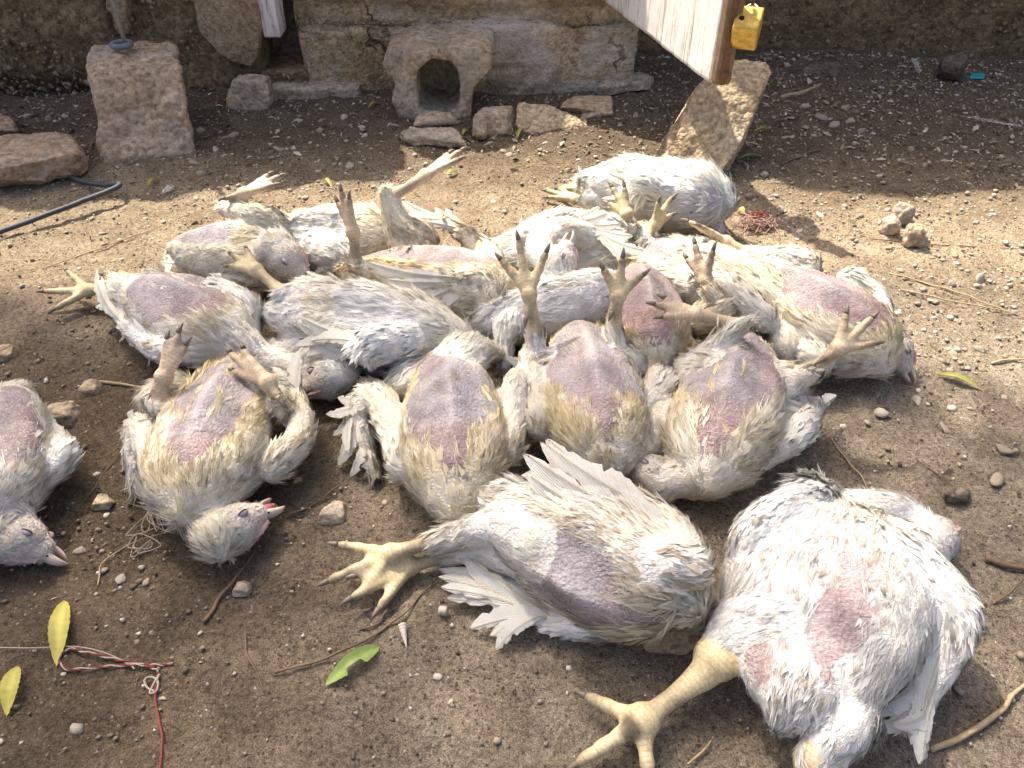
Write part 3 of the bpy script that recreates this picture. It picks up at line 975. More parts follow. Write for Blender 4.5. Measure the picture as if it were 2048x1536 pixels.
# ------------------------------------------------------------------ unseen tree, added left of the yard to shade the near birds
def tree():
    root = link("unseen_shade_tree", None, None, (-6.0, 2.3, 0), "unseen leafy tree added left of the yard, its crown shading the near birds", "tree")
    off = np.array([-6.0, 2.3, 0])
    mb = MB()
    trunk = spline([(-6.0, 2.3, -0.1), (-5.8, 2.3, 2.0), (-5.2, 2.5, 4.0), (-4.2, 2.8, 5.5)], 14)
    mb.add(*tube(trunk, np.linspace(0.12, 0.06, 14), 12))
    r = np.random.default_rng(3)
    for ex, ey in ((-0.2, 1.6), (-1.2, 1.3), (-1.9, 1.5), (-0.5, 2.2), (-1.5, 2.2), (-2.6, 1.6), (0.3, 1.2)):
        st = trunk[r.integers(10, 14)]
        ex, ey = ex - 1.2, ey + 1.9
        mid = (st + np.array([ex, ey, 6.0])) / 2 + np.array([0, 0, 0.25])
        mb.add(*tube(spline([st, mid, (ex, ey, 5.95 + 0.2 * r.random())], 10), np.linspace(0.035, 0.006, 10), 6))
    link("trunk", mb.mesh("trunk", M['wood'], True, off), root)
    # leaf sprays placed by where their shadow should land; thins out towards the yard's sunny middle
    n = 23000
    Z = 6.0 + 0.45 * r.standard_normal(n)
    X = r.uniform(-1.7, 1.7, n) + SUN_H[0] * Z / math.tan(SUN_EL); Y = r.uniform(-0.6, 1.5, n) + SUN_H[1] * Z / math.tan(SUN_EL)
    s = Z / math.tan(SUN_EL)
    gxp, gyp = X - SUN_H[0] * s, Y - SUN_H[1] * s       # where that leaf's shadow lands
    P0 = np.column_stack([gxp, gyp, 0 * gxp])
    wobl = 0.13 * fbm(P0, 2.2, 3, 8)
    edge = np.interp(gxp, [-1.5, -0.9, -0.3, 0.2, 0.55, 0.9, 1.4], SHADE_EDGE)
    keep = sstep(0.10, -0.06, gyp + wobl - edge)
    keep *= 0.70 + 0.30 * sstep(-0.25, 0.25, fbm(P0, 3.2, 2, 18) + 0.1)
    keep *= 1 - 0.16 * sstep(0.05, 0.35, gxp) * sstep(0.85, 0.65, gyp)
    keep *= 1 - 0.75 * sstep(0.25, 0.6, gxp) * sstep(0.62, 0.42, gyp)
    ok = r.random(n) < keep
    X, Y, Z = X[ok], Y[ok], Z[ok]
    m = len(X)
    Lf = r.uniform(0.045, 0.08, m); Wf = Lf * r.uniform(0.26, 0.36, m)
    D = nz(r.standard_normal((m, 3)) * np.array([1, 1, 0.45])); N = nz(np.array([0, 0, 1.0]) + 0.55 * r.standard_normal((m, 3)))
    S = nz(np.cross(N, D)); P = np.column_stack([X, Y, Z])
    rowsA = [P, P + D * (Lf * .35)[:, None] + S * Wf[:, None] / 2, P + D * (Lf * .7)[:, None] + S * Wf[:, None] * .42,
             P + D * Lf[:, None], P + D * (Lf * .7)[:, None] - S * Wf[:, None] * .42, P + D * (Lf * .35)[:, None] - S * Wf[:, None] / 2]
    V = np.stack(rowsA, 1).reshape(-1, 3)
    b6 = (np.arange(m) * 6)[:, None]
    F = np.concatenate([b6 + np.array([0, 1, 2, 5]), b6 + np.array([5, 2, 3, 4])])
    C = np.repeat(np.array([0.075, 0.12, 0.03]) * r.uniform(0.7, 1.4, (m, 1)), 6, axis=0)
    link("crown", mesh_np("crown", V - off, F, False, M['leaf'], C), root, kind="stuff")


SHADE_EDGE = [1.16, 1.14, 1.06, 1.00, 0.93, 0.86, 0.84]
M['leaf'] = mat_attr("leaf", 0.6, 0.3, trans=0.3)
tree()

# ================================================================== chickens
WHITE = np.array([0.87, 0.85, 0.795]); CREAM = np.array([0.80, 0.66, 0.35]); BROWN = np.array([0.30, 0.185, 0.085]); DIRT = np.array([0.13, 0.085, 0.05])
SKIN_G = np.array([0.435, 0.402, 0.405]); SKIN_P = np.array([0.375, 0.285, 0.280]); SKIN_K = np.array([0.56, 0.36, 0.33])
YELLOW = np.array([0.60, 0.49, 0.27]); SOLE = np.array([0.60, 0.44, 0.31]); GREYLEG = np.array([0.50, 0.42, 0.33])
S_K = np.array([0, .08, .2, .35, .5, .65, .8, .9, .97, 1.0])
W_K = np.array([.18, .42, .68, .88, .98, 1.0, .93, .76, .5, .28])
T_K = np.array([.22, .45, .70, .88, .98, 1.0, .96, .80, .54, .30])


def body_surface(f, l, n, c, L, W, T, nu=30, nv=28):
    s = np.linspace(0, 1, nu)
    a = np.arange(nv) / nv * 2 * math.pi
    w = np.interp(s, S_K, W_K) * W; t = np.interp(s, S_K, T_K) * T
    V = []
    for k in range(nu):
        ca, sa = np.cos(a), np.sin(a)
        e = 0.86
        y = np.sign(sa) * np.abs(sa) ** e * w[k]; z = np.sign(ca) * np.abs(ca) ** e * t[k]
        keel = 0.010 * np.exp(-(a / 0.15) ** 2) + 0.010 * np.exp(-((a - 2 * math.pi) / 0.15) ** 2)
        flank = -0.009 * (np.exp(-((a - 0.5) / 0.25) ** 2) + np.exp(-((a - 5.78) / 0.25) ** 2))
        k_ = math.sin(math.pi * min(1, max(0, (s[k] - .15) / .7)))
        z = z + (keel + flank) * k_
        V.append(c + f * L * (s[k] - .5) + l * y[:, None] + n * z[:, None])
    V = np.concatenate(V)
    F = grid_faces(nu, nv)
    idx = np.arange(nu)[:-1]
    Fw = np.stack([idx * nv + nv - 1, (idx + 1) * nv + nv - 1, (idx + 1) * nv, idx * nv], 1)
    c0, c1 = len(V), len(V) + 1
    V = np.vstack([V, c - f * L * .52, c + f * L * .515])
    j = np.arange(nv); j2 = (j + 1) % nv
    F3 = np.concatenate([np.stack([np.full(nv, c0), j, j2], 1), np.stack([np.full(nv, c1), (nu - 1) * nv + j2, (nu - 1) * nv + j], 1)])
    return V, [np.concatenate([F, Fw]), F3]


_ico = None
def ball(c, r):
    global _ico
    if _ico is None:
        bm = bmesh.new(); bmesh.ops.create_icosphere(bm, subdivisions=2, radius=1.0)
        _ico = (np.array([v.co[:] for v in bm.verts]), np.array([[v.index for v in f.verts] for f in bm.faces])); bm.free()
    return _ico[0] * np.asarray(r) + c, _ico[1]


def rot(v, axis, ang):
    axis = nz(axis)
    return v * math.cos(ang) + np.cross(axis, v) * math.sin(ang) + axis * (axis @ v) * (1 - math.cos(ang))


# ---- flight feather and claw meshes shared by all birds
def feather_mesh(seed, cream):
    r = np.random.default_rng(seed)
    R = 22
    t = np.linspace(0.0, 1, R)
    prof = np.interp(t, [0, .07, .16, .45, .72, .88, .96, 1], [.05, .12, .75, 1, .92, .66, .34, .04])
    cx = t; bend = 0.13 * t ** 2; cz = -0.13 * (t - .45) ** 2
    rows, C = [], []
    for k in range(R):
        nl = .62 if r.random() < .13 and k > 4 else 1.0
        nr = .62 if r.random() < .13 and k > 4 else 1.0
        wl, wr = .046 * prof[k] * (1 + .10 * r.standard_normal()) * nl, .088 * prof[k] * (1 + .10 * r.standard_normal()) * nr
        sl = .05 * (k > 2)
        rows += [(cx[k] + sl, bend[k] - wr, cz[k] - .016), (cx[k] + sl * .4, bend[k] - wr * .45, cz[k] - .004), (cx[k], bend[k] - .005, cz[k] + .002), (cx[k], bend[k], cz[k] + .012),
                 (cx[k], bend[k] + .005, cz[k] + .002), (cx[k] + sl * .4, bend[k] + wl * .5, cz[k] - .003), (cx[k] + sl, bend[k] + wl, cz[k] - .010)]
        b = WHITE * (0.94 + .06 * r.random()); cc = CREAM * 1.05
        e = cream * (0.25 + 0.5 * r.random())
        edge = b * (1 - e) + cc * e
        if t[k] > .8 and r.random() < .4: edge = edge * .6 + BROWN * .4
        C += [edge, b, b * .9, CREAM * 1.05, b * .9, b, edge]
    V = np.array(rows); F = grid_faces(R, 7)
    return mesh_np("flight_feather", V, F, True, M['feather'], np.array(C))


FF = [feather_mesh(k, .1) for k in range(4)] + [feather_mesh(k + 9, .7) for k in range(4)]


def claw_mesh():
    p = np.array([(0, 0, 0), (.35, 0, .02), (.7, 0, -.04), (1, 0, -.2)], float)
    V, F = tube(spline(p, 6), np.array([.26, .25, .22, .17, .11, .02]), 7)
    return mesh_np("claw", V, F, True, M['claw'])


CLAW = claw_mesh()


def place(o, org, X, Z, sx, sy, sz):
    X = nz(X); Y = nz(np.cross(Z, X)); Z = np.cross(X, Y)
    m = Matrix(((X[0] * sx, Y[0] * sy, Z[0] * sz, org[0]), (X[1] * sx, Y[1] * sy, Z[1] * sz, org[1]), (X[2] * sx, Y[2] * sy, Z[2] * sz, org[2]), (0, 0, 0, 1)))
    o.matrix_basis = m


LAB = {'body': 0, 'thigh': 1, 'shank': 2, 'toe': 3, 'neck': 4, 'head': 5, 'wing': 6}


def build_feathers(P, N, D, ln, wd, c0, c1, lift, r):
    """small contour feathers: a narrow vane that splits into ragged barbs at the tip"""
    m = len(P)
    S = nz(np.cross(N, D))
    S = nz(S + N * r.uniform(-.25, .25, (m, 1)))
    side = r.uniform(-.25, .25, m)

    def pt(t, sg):
        return (P + D * (ln * t * np.cos(lift))[:, None] + N * (ln * (np.sin(lift) * t - .12 * t * t))[:, None]
                + S * (side * ln * t * t + sg * wd)[:, None])
    V = [pt(0 * ln, -.22), pt(0 * ln, .22), pt(.5 + 0 * ln, -.5 * r.uniform(.8, 1.2, m)), pt(.5 + 0 * ln, .5 * r.uniform(.8, 1.2, m)),
         pt(r.uniform(.75, .98, m), -.55 * r.uniform(.5, 1.2, m)), pt(r.uniform(.95, 1.2, m), r.uniform(-.2, .2, m)), pt(r.uniform(.75, .98, m), .55 * r.uniform(.5, 1.2, m)),
         pt(.62 + 0 * ln, 0 * ln)]
    cm = c0 * .6 + c1 * .4
    C = [c0, c0, cm, cm, c1, c1, c1, cm]
    V = np.stack(V, 1).reshape(-1, 3); C = np.stack(C, 1).reshape(-1, 3)
    b = (np.arange(m) * 8)[:, None]
    F4 = b + np.array((0, 1, 3, 2))
    F3 = np.concatenate([b + np.array(q) for q in ((2, 7, 4), (2, 3, 5), (7, 3, 6))])
    nn = nz(N * 1.0 + D * .25 + r.normal(0, .16, (m, 3)))
    return V, [F4, F3], C, np.repeat(nn, 8, axis=0)


def build_strands(P, N, D, ln, wd, c0, c1, lift, r):
    m = len(P)
    S = nz(np.cross(N, D) + .4 * r.standard_normal((m, 3)))
    cu = r.uniform(-.35, .35, (m, 1))
    V, C = [], []
    for tk, pk in ((0, 1), (.55, .75)):
        cen = P + D * (ln * tk * np.cos(lift))[:, None] + N * (ln * (np.sin(lift) * tk - .22 * tk * tk))[:, None] + S * cu * (ln * tk * tk)[:, None]
        V += [cen - S * (wd * pk * .5)[:, None], cen + S * (wd * pk * .5)[:, None]]
        cc = c0 * (1 - tk) + c1 * tk
        C += [cc, cc]
    V.append(P + D * (ln * np.cos(lift))[:, None] + N * (ln * (np.sin(lift) - .25))[:, None] + S * cu * ln[:, None]); C.append(c1)
    V = np.stack(V, 1).reshape(-1, 3); C = np.stack(C, 1).reshape(-1, 3)
    b = (np.arange(m) * 5)[:, None]
    return V, [b + np.array((0, 1, 3, 2)), b + np.array((2, 3, 4))], C, np.repeat(nz(N + .2 * D + r.normal(0, .2, (m, 3))), 5, axis=0)


def build_tufts(P, N, D, ln, wd, c0, c1, lift, r, k=6):
    """matted tufts: several barbs spread at the root that draw together into a point"""
    m = len(P)
    S = nz(np.cross(N, D))
    side = r.uniform(-.3, .3, m)
    V, C = [], []
    sw = wd * .17
    for j in range(k):
        u = (j + .5) / k * 2 - 1 + r.uniform(-.15, .15, m)
        back = r.uniform(-.25, .25, m)
        l2 = ln * r.uniform(.75, 1.15, m)
        li = lift + r.normal(0, .07, m)
        tw = nz(S + N * r.uniform(-.5, .5, (m, 1)))
        for t, spread, wk in ((0.0, 1.0, 1.0), (.55, .78, .85)):
            cen = P + D * (l2 * t + back * ln)[:, None] + N * (l2 * (np.sin(li) * t - .14 * t * t))[:, None] + S * (u * wd * spread * .5 + side * ln * t * t)[:, None]
            V += [cen - tw * (sw * wk * .5)[:, None], cen + tw * (sw * wk * .5)[:, None]]
            cc = c0 * (1 - t * .7) + c1 * t * .7
            C += [cc, cc]
        V.append(P + D * (l2 + back * ln)[:, None] + N * (l2 * (np.sin(li) - .16))[:, None] + S * (u * wd * .28 + side * ln)[:, None]); C.append(c1)
    V = np.stack(V, 1).reshape(-1, 3); C = np.stack(C, 1).reshape(-1, 3)
    b = (np.arange(m) * 5 * k)[:, None]
    F4 = np.concatenate([b + 5 * j + np.array((0, 1, 3, 2)) for j in range(k)])
    F3 = np.concatenate([b + 5 * j + np.array((2, 3, 4)) for j in range(k)])
    nn = nz(N + .22 * D + r.normal(0, .15, (m, 3)))
    return V, [F4, F3], C, np.repeat(nn, 5 * k, axis=0)


def tri_sample(V, F, n, r):
    a, b, c = V[F[:, 0]], V[F[:, 1]], V[F[:, 2]]
    ar = np.linalg.norm(np.cross(b - a, c - a), axis=1)
    k = r.choice(len(F), n, p=ar / ar.sum())
    u, v = r.random(n), r.random(n)
    fl = u + v > 1
    u[fl], v[fl] = 1 - u[fl], 1 - v[fl]
    return a[k] + (b[k] - a[k]) * u[:, None] + (c[k] - a[k]) * v[:, None], F[k, 0]


def P3(p):
    return at(*p) if len(p) == 3 else at(p[0], p[1], 0.03)


def chicken(label, c, yaw, roll=0, L=.26, W=.085, T=.066, pitch=0, legs=(), wings=(), head=None, neck=None, bare=((.16, .86, 0, 42),), dirt=.3, yel=.5,
            q=1.0, seed=1, skin=.5, tail=None, zc=None, fs=1.0, pale=0.0, slim=(.91, .93, 1.14), rows=0.0):
    r = np.random.default_rng(seed)
    W, T, L = W * slim[0], T * slim[1], L * slim[2]
    zc = T + .004 if zc is None else zc
    cen = at(c[0], c[1], zc)
    ya, pi_ = math.radians(yaw), math.radians(pitch)
    f = np.array([math.cos(ya) * math.cos(pi_), math.sin(ya) * math.cos(pi_), math.sin(pi_)])
    up0 = nz(np.array([0, 0, 1.0]) - f * f[2]); left0 = np.cross(up0, f)
    ro = math.radians(roll)
    n = up0 * math.cos(ro) - left0 * math.sin(ro)
    l = np.cross(n, f)
    loc = np.array([cen[0], cen[1], 0.0])
    root = link("chicken", None, None, tuple(loc), label, "chicken", "dead white chickens lying in the yard")
    mb = MB()
    mb.add(*body_surface(f, l, n, cen, L, W, T))
    prim = []          # sample: pos, radius, label, tangent, along

    def limb(pts, rad, lab, n_=14, taper_n=None):
        p = spline(pts, n_) if len(pts) > 2 else np.linspace(pts[0], pts[1], n_)
        rr = np.interp(np.linspace(0, 1, n_), np.linspace(0, 1, len(rad)), rad)
        mb.add(*tube(p, rr, 12))
        mb.add(*ball(p[0], rr[0])); mb.add(*ball(p[-1], rr[-1]))
        seg = np.concatenate([[0], np.cumsum(np.linalg.norm(np.diff(p, axis=0), axis=1))])
        tg = nz(np.gradient(p, axis=0))
        for i in range(n_): prim.append((p[i], rr[i], LAB[lab], tg[i], seg[i]))
        return p

    def B(s, side, vent):         # point in body coordinates
        return cen + f * L * (s - .5) + l * W * side + n * T * vent

    # ---- neck and head
    if head is not None:
        hp = P3(head['p']); tip = P3(head['tip'])
        bd = nz(tip - hp)
        crown = np.asarray(head.get('crown', (0, 0, 1)), float); crown = nz(crown - bd * (crown @ bd))
        hs = head.get('s', 1.0)
        nb_ = B(.93, 0, -.1)
        path = [B(.72, 0, -.15), nb_] + [P3(p_) for p_ in (neck or [])] + [hp - bd * .018 * hs]
        limb(path, [.052, .040, .030, .024, .021 * hs], 'neck', 22)
        hx = np.linspace(hp - bd * .016 * hs, hp + bd * .016 * hs, 8)
        rr = np.interp(np.linspace(0, 1, 8), [0, .4, .8, 1], [.0195, .0220, .0175, .012]) * hs
        mb.add(*tube(hx, rr, 14)); mb.add(*ball(hx[0], rr[0])); mb.add(*ball(hx[-1], rr[-1]))
        for i in range(8): prim.append((hx[i], rr[i], LAB['head'], -bd, 0))
    elif neck:
        limb([B(.72, 0, -.1), B(.95, 0, -.1)] + [P3(p_) for p_ in neck], [.055, .042, .032, .026, .022], 'neck', 20)
    # ---- legs
    claws = []
    for lg in legs:
        sd = lg.get('side', 1)
        hip = P3(lg['hip']) if 'hip' in lg else B(.30, .62 * sd, .25)
        hock = P3(lg['hock'])
        knee = P3(lg['knee']) if 'knee' in lg else (hip + hock) / 2 + n * .012 + l * .008 * sd
        tr = lg.get('r', 1.0)
        hk2 = hock
        if 'foot' not in lg:
            limb([hip, knee, hock], [.044 * tr, .036 * tr, .020 * tr, .013], 'thigh', 16)
            continue
        foot = P3(lg['foot']); toe = P3(lg['toe'])
        cuff = hock + nz(hock - knee) * 0.0
        limb([hip, knee, cuff], [.046 * tr, .038 * tr, .023 * tr, .0155], 'thigh', 16)
        sh = limb([hock, (hock + foot) / 2, foot], np.array([.0150, .0112, .0092, .0094, .0116]) * lg.get('tr', 1.0), 'shank', 12)
        if lg.get('bareto'):
            limb([knee * .35 + hock * .65, hock], [.026, .0150], 'shank', 6)
        fp = lg.get('pad', .0140); mb.add(*ball(foot, fp)); prim.append((foot, fp, LAB['shank'], nz(foot - hock), 0.05))
        D = nz(toe - foot)
        if 'nrm' in lg: Nn = np.asarray(lg['nrm'], float)
        else: Nn = (hock - foot)
        Nn = nz(Nn - D * (Nn @ D))
        Lt = min(.078, max(.052, np.linalg.norm(toe - foot)))
        curl = lg.get('curl', .25); spl = lg.get('splay', 32)
        for (ang, k_, lift_) in ((0, 1.0, 0), (spl, .80, 0), (-spl, .82, 0), (168, .42, .15)):
            if lg.get('n3') and ang == 168: continue
            d = rot(D, Nn, math.radians(ang) + r.uniform(-.08, .08))
            ax = np.cross(Nn, d)
            pts = [foot + d * .004]
            dd_ = rot(d, ax, -.12)
            seg = Lt * k_ / 4
            cu_ = curl * r.uniform(.6, 1.4)
            for s_ in range(4):
                pts.append(pts[-1] + dd_ * seg); dd_ = rot(dd_, ax, cu_ * .45)
            p = limb(pts, np.array([.0100, .0070, .0085, .0062, .0077, .0055, .0066, .0036]) * lg.get('tr', 1.0) * (1 if ang != 168 else .85), 'toe', 16)
            claws.append((p[-1], nz(dd_), Nn))
    # ---- wings
    fans = []
    for wg in wings:
        pts = [P3(p_) for p_ in wg['pts']]
        wr = wg.get('r', 1.0)
        limb(pts, [.024 * wr, .022 * wr, .017 * wr, .009 * wr], 'wing', 22)
        if 'fan' in wg: fans.append((wg, pts))
    if tail:
        tp = P3(tail)
        limb([B(.1, 0, -.2), tp], [.040, .018], 'body', 8)

    # ---- fuse into one skin
    V0 = np.concatenate(mb.V); Fs = []
    if mb.F4: Fs.append(np.concatenate(mb.F4))
    if mb.F3: Fs.append(np.concatenate(mb.F3))
    tmp = bpy.data.objects.new("tmp", mesh_np("tmp", V0 - loc, Fs))
    COL.objects.link(tmp)
    md = tmp.modifiers.new("r", 'REMESH'); md.mode = 'VOXEL'; md.voxel_size = 0.0037
    sm = tmp.modifiers.new("s", 'SMOOTH'); sm.iterations = 2; sm.factor = .5
    dg = bpy.context.evaluated_depsgraph_get()
    me = bpy.data.meshes.new_from_object(tmp.evaluated_get(dg))
    bpy.data.objects.remove(tmp)
    me.name = "body"
    nvt = len(me.vertices)
    V = np.empty(nvt * 3, np.float32); me.vertices.foreach_get("co", V); V = V.reshape(-1, 3).astype(float) + loc
    me.calc_loop_triangles()
    TF = np.empty(len(me.loop_triangles) * 3, np.int32); me.loop_triangles.foreach_get("vertices", TF); TF = TF.reshape(-1, 3)
    V = V + (nz(V - cen) * (.0045 * fbm(V, 13, 2, seed + 90) * (np.linalg.norm(V - cen, axis=1) < L * .6))[:, None])
    # rest on the ground
    V[:, 2] = np.where(V[:, 2] < .004, .001 + .003 * np.exp((V[:, 2] - .004) * 40), V[:, 2])
    # ---- label every vertex
    qv = V - cen
    s = qv @ f / L + .5; ql = qv @ l; qn = qv @ n
    w_ = np.interp(s, S_K, W_K) * W; t_ = np.interp(s, S_K, T_K) * T
    db = (np.sqrt((ql / w_) ** 2 + (qn / t_) ** 2) - 1) * .06 + np.where((s < 0) | (s > 1), .5 * L * np.maximum(-s, s - 1), 0)
    pp = np.array([p_[0] for p_ in prim]).reshape(-1, 3); pr = np.array([p_[1] for p_ in prim]); plb = np.array([p_[2] for p_ in prim])
    ptg = np.array([p_[3] for p_ in prim]).reshape(-1, 3); pal = np.array([p_[4] for p_ in prim])
    best = np.full(nvt, 9.0); bi = np.zeros(nvt, int)
    for i0 in range(0, nvt, 4000):
        d_ = np.linalg.norm(V[i0:i0 + 4000, None] - pp[None], axis=2) - pr[None]
        bi[i0:i0 + 4000] = d_.argmin(1); best[i0:i0 + 4000] = d_.min(1)
    lab = np.where(db < best - .002, 0, plb[bi])
    flow = np.where((lab == 0)[:, None], -f[None] + .0 * V, ptg[bi])
    flow = np.where(((lab == 4) | (lab == 5))[:, None], np.where((lab == 4)[:, None], -ptg[bi], ptg[bi]), flow)
    along = np.zeros(nvt)
    # distance along the limb, interpolated for the scale rings
    lim = (lab == 2) | (lab == 3)
    along[lim] = pal[bi[lim]] + ((V[lim] - pp[bi[lim]]) * ptg[bi[lim]]).sum(1)
    # ---- bare patches
    ang = np.degrees(np.arctan2(ql, qn))
    nzv = vnoise(V, 45, seed) * .5 + vnoise(V, 110, seed + 2) * .35
    bareM = np.zeros(nvt)
    for (s0, s1, a0, ah) in bare:
        da = np.abs((ang - a0 + 180) % 360 - 180)
        ah = ah * (1.06 - .42 * sstep(.5, 1.0, s))
        taper = np.sqrt(np.clip(1 - ((s - (s0 + s1) / 2) / ((s1 - s0) / 2)) ** 2, 0, 1)) ** .7
        m_ = (ah * taper - da) / 10.0 + nzv * 2.2 + 1.2 * vnoise(V, 16, seed + 4)
        bareM = np.maximum(bareM, np.where((s > s0) & (s < s1), sstep(-.9, 1.1, m_), 0))
    bareM = np.where(lab == 0, bareM, 0)
    patch = sstep(.52, .72, vnoise(V, 14, seed + 31)) * (lab != 5) * .0
    # feather colour fields
    yel_f = np.clip(.5 + .9 * fbm(V, 10, 3, seed + 7) + (yel - .5) * 1.3, 0, 1)
    near_bare = np.zeros(nvt)
    for (s0, s1, a0, ah) in bare:
        da = np.abs((ang - a0 + 180) % 360 - 180)
        near_bare = np.maximum(near_bare, np.exp(-(np.clip(da - ah, 0, 90) / 26) ** 2) * (s > s0 - .15) * (s < s1 + .12) * (lab == 0))
    yel_f = np.clip(yel_f * .65 + near_bare * yel * .85 * np.clip(.6 + 1.6 * fbm(V, 16, 2, seed + 8), 0, 1.2), 0, 1)
    dirt_f = np.clip(.15 + fbm(V, 18, 3, seed + 13) * 1.3 + near_bare * .6, 0, 1) * dirt * 1.6
    plume = WHITE * (1 - yel_f[:, None] * .75) + CREAM * yel_f[:, None] * .75
    # skin colour
    k1 = np.clip(.5 + .8 * fbm(V, 16, 3, seed + 3) + (skin - .5), 0, 1)[:, None]
    sk = SKIN_G * (1 - k1) + SKIN_P * k1
    sk = sk * (1 - pale) + np.array([.58, .45, .42]) * pale
    keelw = (np.exp(-(ang / 7) ** 2) * (lab == 0) * .75)[:, None]
    sk = sk * (1 - keelw) + np.array([.55, .50, .49]) * keelw
    crop = (sstep(.66, .84, s) * (lab == 0))[:, None] * .6
    sk = sk * (1 - crop) + np.array([.38, .235, .21]) * crop
    blot = np.clip(.95 + .55 * fbm(V, 30, 4, seed + 44, .6), .5, 1.2)[:, None]
    sk = sk * blot
    stn = (sstep(.30, .55, fbm(V, 42, 3, seed + 45)) * sstep(34, 8, np.abs(ang)) * min(1, dirt * 1.4))[:, None]
    sk = sk * (1 - stn * .7) + np.array([.26, .17, .08]) * stn * .7
    under = plume * .92
    colr = sk * sstep(.2, .6, bareM)[:, None] + (under * .85 + .15 * SKIN_K) * (1 - sstep(.2, .6, bareM))[:, None]
    colr = np.where((lab == 5)[:, None], np.array([.66, .58, .48]) * .72 + np.array([.42, .31, .31]) * .28, colr)
    hsv = None
    legc = YELLOW * (1 - .3 * r.random()) + SOLE * .3 * r.random()
    if r.random() < .4: legc = legc * .4 + SOLE * .6
    colr = np.where(lim[:, None], legc * (1 + .12 * vnoise(V, 30, seed + 5))[:, None], colr)
    tipd = np.full(nvt, 9.0)
    for p_, d_, n_ in claws: tipd = np.minimum(tipd, np.linalg.norm(V - p_, axis=1))
    gr_ = (sstep(.035, .0, tipd + .012 * nzv) * lim * .75)[:, None]
    colr = colr * (1 - gr_) + np.array([.17, .125, .085]) * gr_
    for lg in legs:                      # grimy pad in the middle of a sole
        if lg.get('sole'):
            d_ = np.linalg.norm(V - P3(lg['sole']), axis=1)
            colr = np.where(lim[:, None], colr * (1 - .75 * sstep(.017, .009, d_ + .004 * nzv))[:, None], colr)
    # write back
    me.vertices.foreach_set("co", (V - loc).astype(np.float32).ravel())
    ca = me.color_attributes.new("col", 'FLOAT_COLOR', 'POINT')
    cc4 = np.ones((nvt, 4), np.float32); cc4[:, :3] = np.clip(colr, 0, 1); ca.data.foreach_set("color", cc4.ravel())
    ab = me.attributes.new("bare", 'FLOAT', 'POINT'); ab.data.foreach_set("value", sstep(.15, .6, bareM).astype(np.float32))
    aa = me.attributes.new("along", 'FLOAT', 'POINT'); aa.data.foreach_set("value", along.astype(np.float32))
    me.materials.clear(); me.materials.append(M['skin']); me.materials.append(M['leg'])
    npol = len(me.polygons)
    pl_first = np.empty(npol, np.int32); me.polygons.foreach_get("loop_start", pl_first)
    lv = np.empty(len(me.loops), np.int32); me.loops.foreach_get("vertex_index", lv)
    me.polygons.foreach_set("material_index", lim[lv[pl_first]].astype(np.int32))
    me.polygons.foreach_set("use_smooth", np.ones(npol, bool))
    me.update()
    link("body", me, root)
    # ---- plumage
    VN = np.zeros_like(V)
    fn = np.cross(V[TF[:, 1]] - V[TF[:, 0]], V[TF[:, 2]] - V[TF[:, 0]])
    for k in range(3): np.add.at(VN, TF[:, k], fn)
    VN = nz(VN)
    vis = VN @ nz(CAMP - cen)
    pm = MB()
    hd_face = np.zeros(nvt)
    if head is not None:
        rel = V - hp
        fr = rel @ bd / (.02 * hs); upk = rel @ crown / (.02 * hs)
        hd_face = (lab == 5) * sstep(.05, .7, fr + .5 * nzv) * sstep(.9, .4, upk) * .55

    def scatter(n_, lens, wids, lifts, strand, dens, jit, dark):
        P, vi = tri_sample(V, TF, int(n_ * q), r)
        keep = r.random(len(P)) < dens[vi]
        keep &= ~((VN[vi, 2] < -.6) & (P[:, 2] < .03))
        keep &= vis[vi] > -.62
        P, vi = P[keep], vi[keep]
        m_ = len(P)
        if m_ == 0: return
        N = VN[vi]
        clump = np.column_stack([vnoise(P, 35, seed + 50), vnoise(P, 35, seed + 51), vnoise(P, 35, seed + 52)])
        D = flow[vi] + clump * jit + r.standard_normal((m_, 3)) * jit * .4
        D = nz(D - N * (D * N).sum(1, keepdims=True))
        lf = lens[lab[vi]] * r.uniform(.7, 1.3, m_) * fs
        wf = wids[lab[vi]] * r.uniform(.7, 1.3, m_) * (fs if strand != 1 else 1)
        ruf = sstep(.1, .6, vnoise(P, 22, seed + 61))
        lf = lf * (1 + .35 * ruf * (lab[vi] != 5))
        li = lifts[lab[vi]] + r.normal(0, .10, m_) + .12 * vnoise(P, 40, seed + 60) + .10 * ruf
        b = plume[vi] * r.uniform(.86, 1.04, (m_, 1))
        gl = (r.random(m_) < dirt_f[vi])[:, None]
        tip = np.where(gl, b * .18 + (BROWN if dark else CREAM * .7) * .82, b * 1.02)
        sp = (r.random(m_) < .045 * dirt * 2)[:, None]
        tip = np.where(sp, DIRT, tip)
        root_c = np.where(gl, b * .7 + CREAM * .25, b * .95)
        fn_ = (build_feathers, build_strands, build_tufts)[int(strand)]
        # keep feathers out of the soil
        Vv, Ff, Cc, Nn_ = fn_(P - N * .001, N, D, lf, wf, root_c, tip, np.clip(li, .02, 1.2), r)
        Vv[:, 2] = np.maximum(Vv[:, 2], .002)
        pm.add(Vv - loc, Ff, np.clip(Cc, 0, .9), Nn_)

    fe = np.where(lim, 0, 1) * (1 - bareM) * (1 - hd_face)
    fe = np.where(lab == 2, 0, fe)
    if rows:                                       # two lines of sprouting feathers beside the keel
        fe = np.maximum(fe, rows * np.exp(-((np.abs(ang) - 17 - 4 * vnoise(V, 18, seed + 71)) / 4.0) ** 2) * (s > .05) * (s < .72) * (lab == 0))
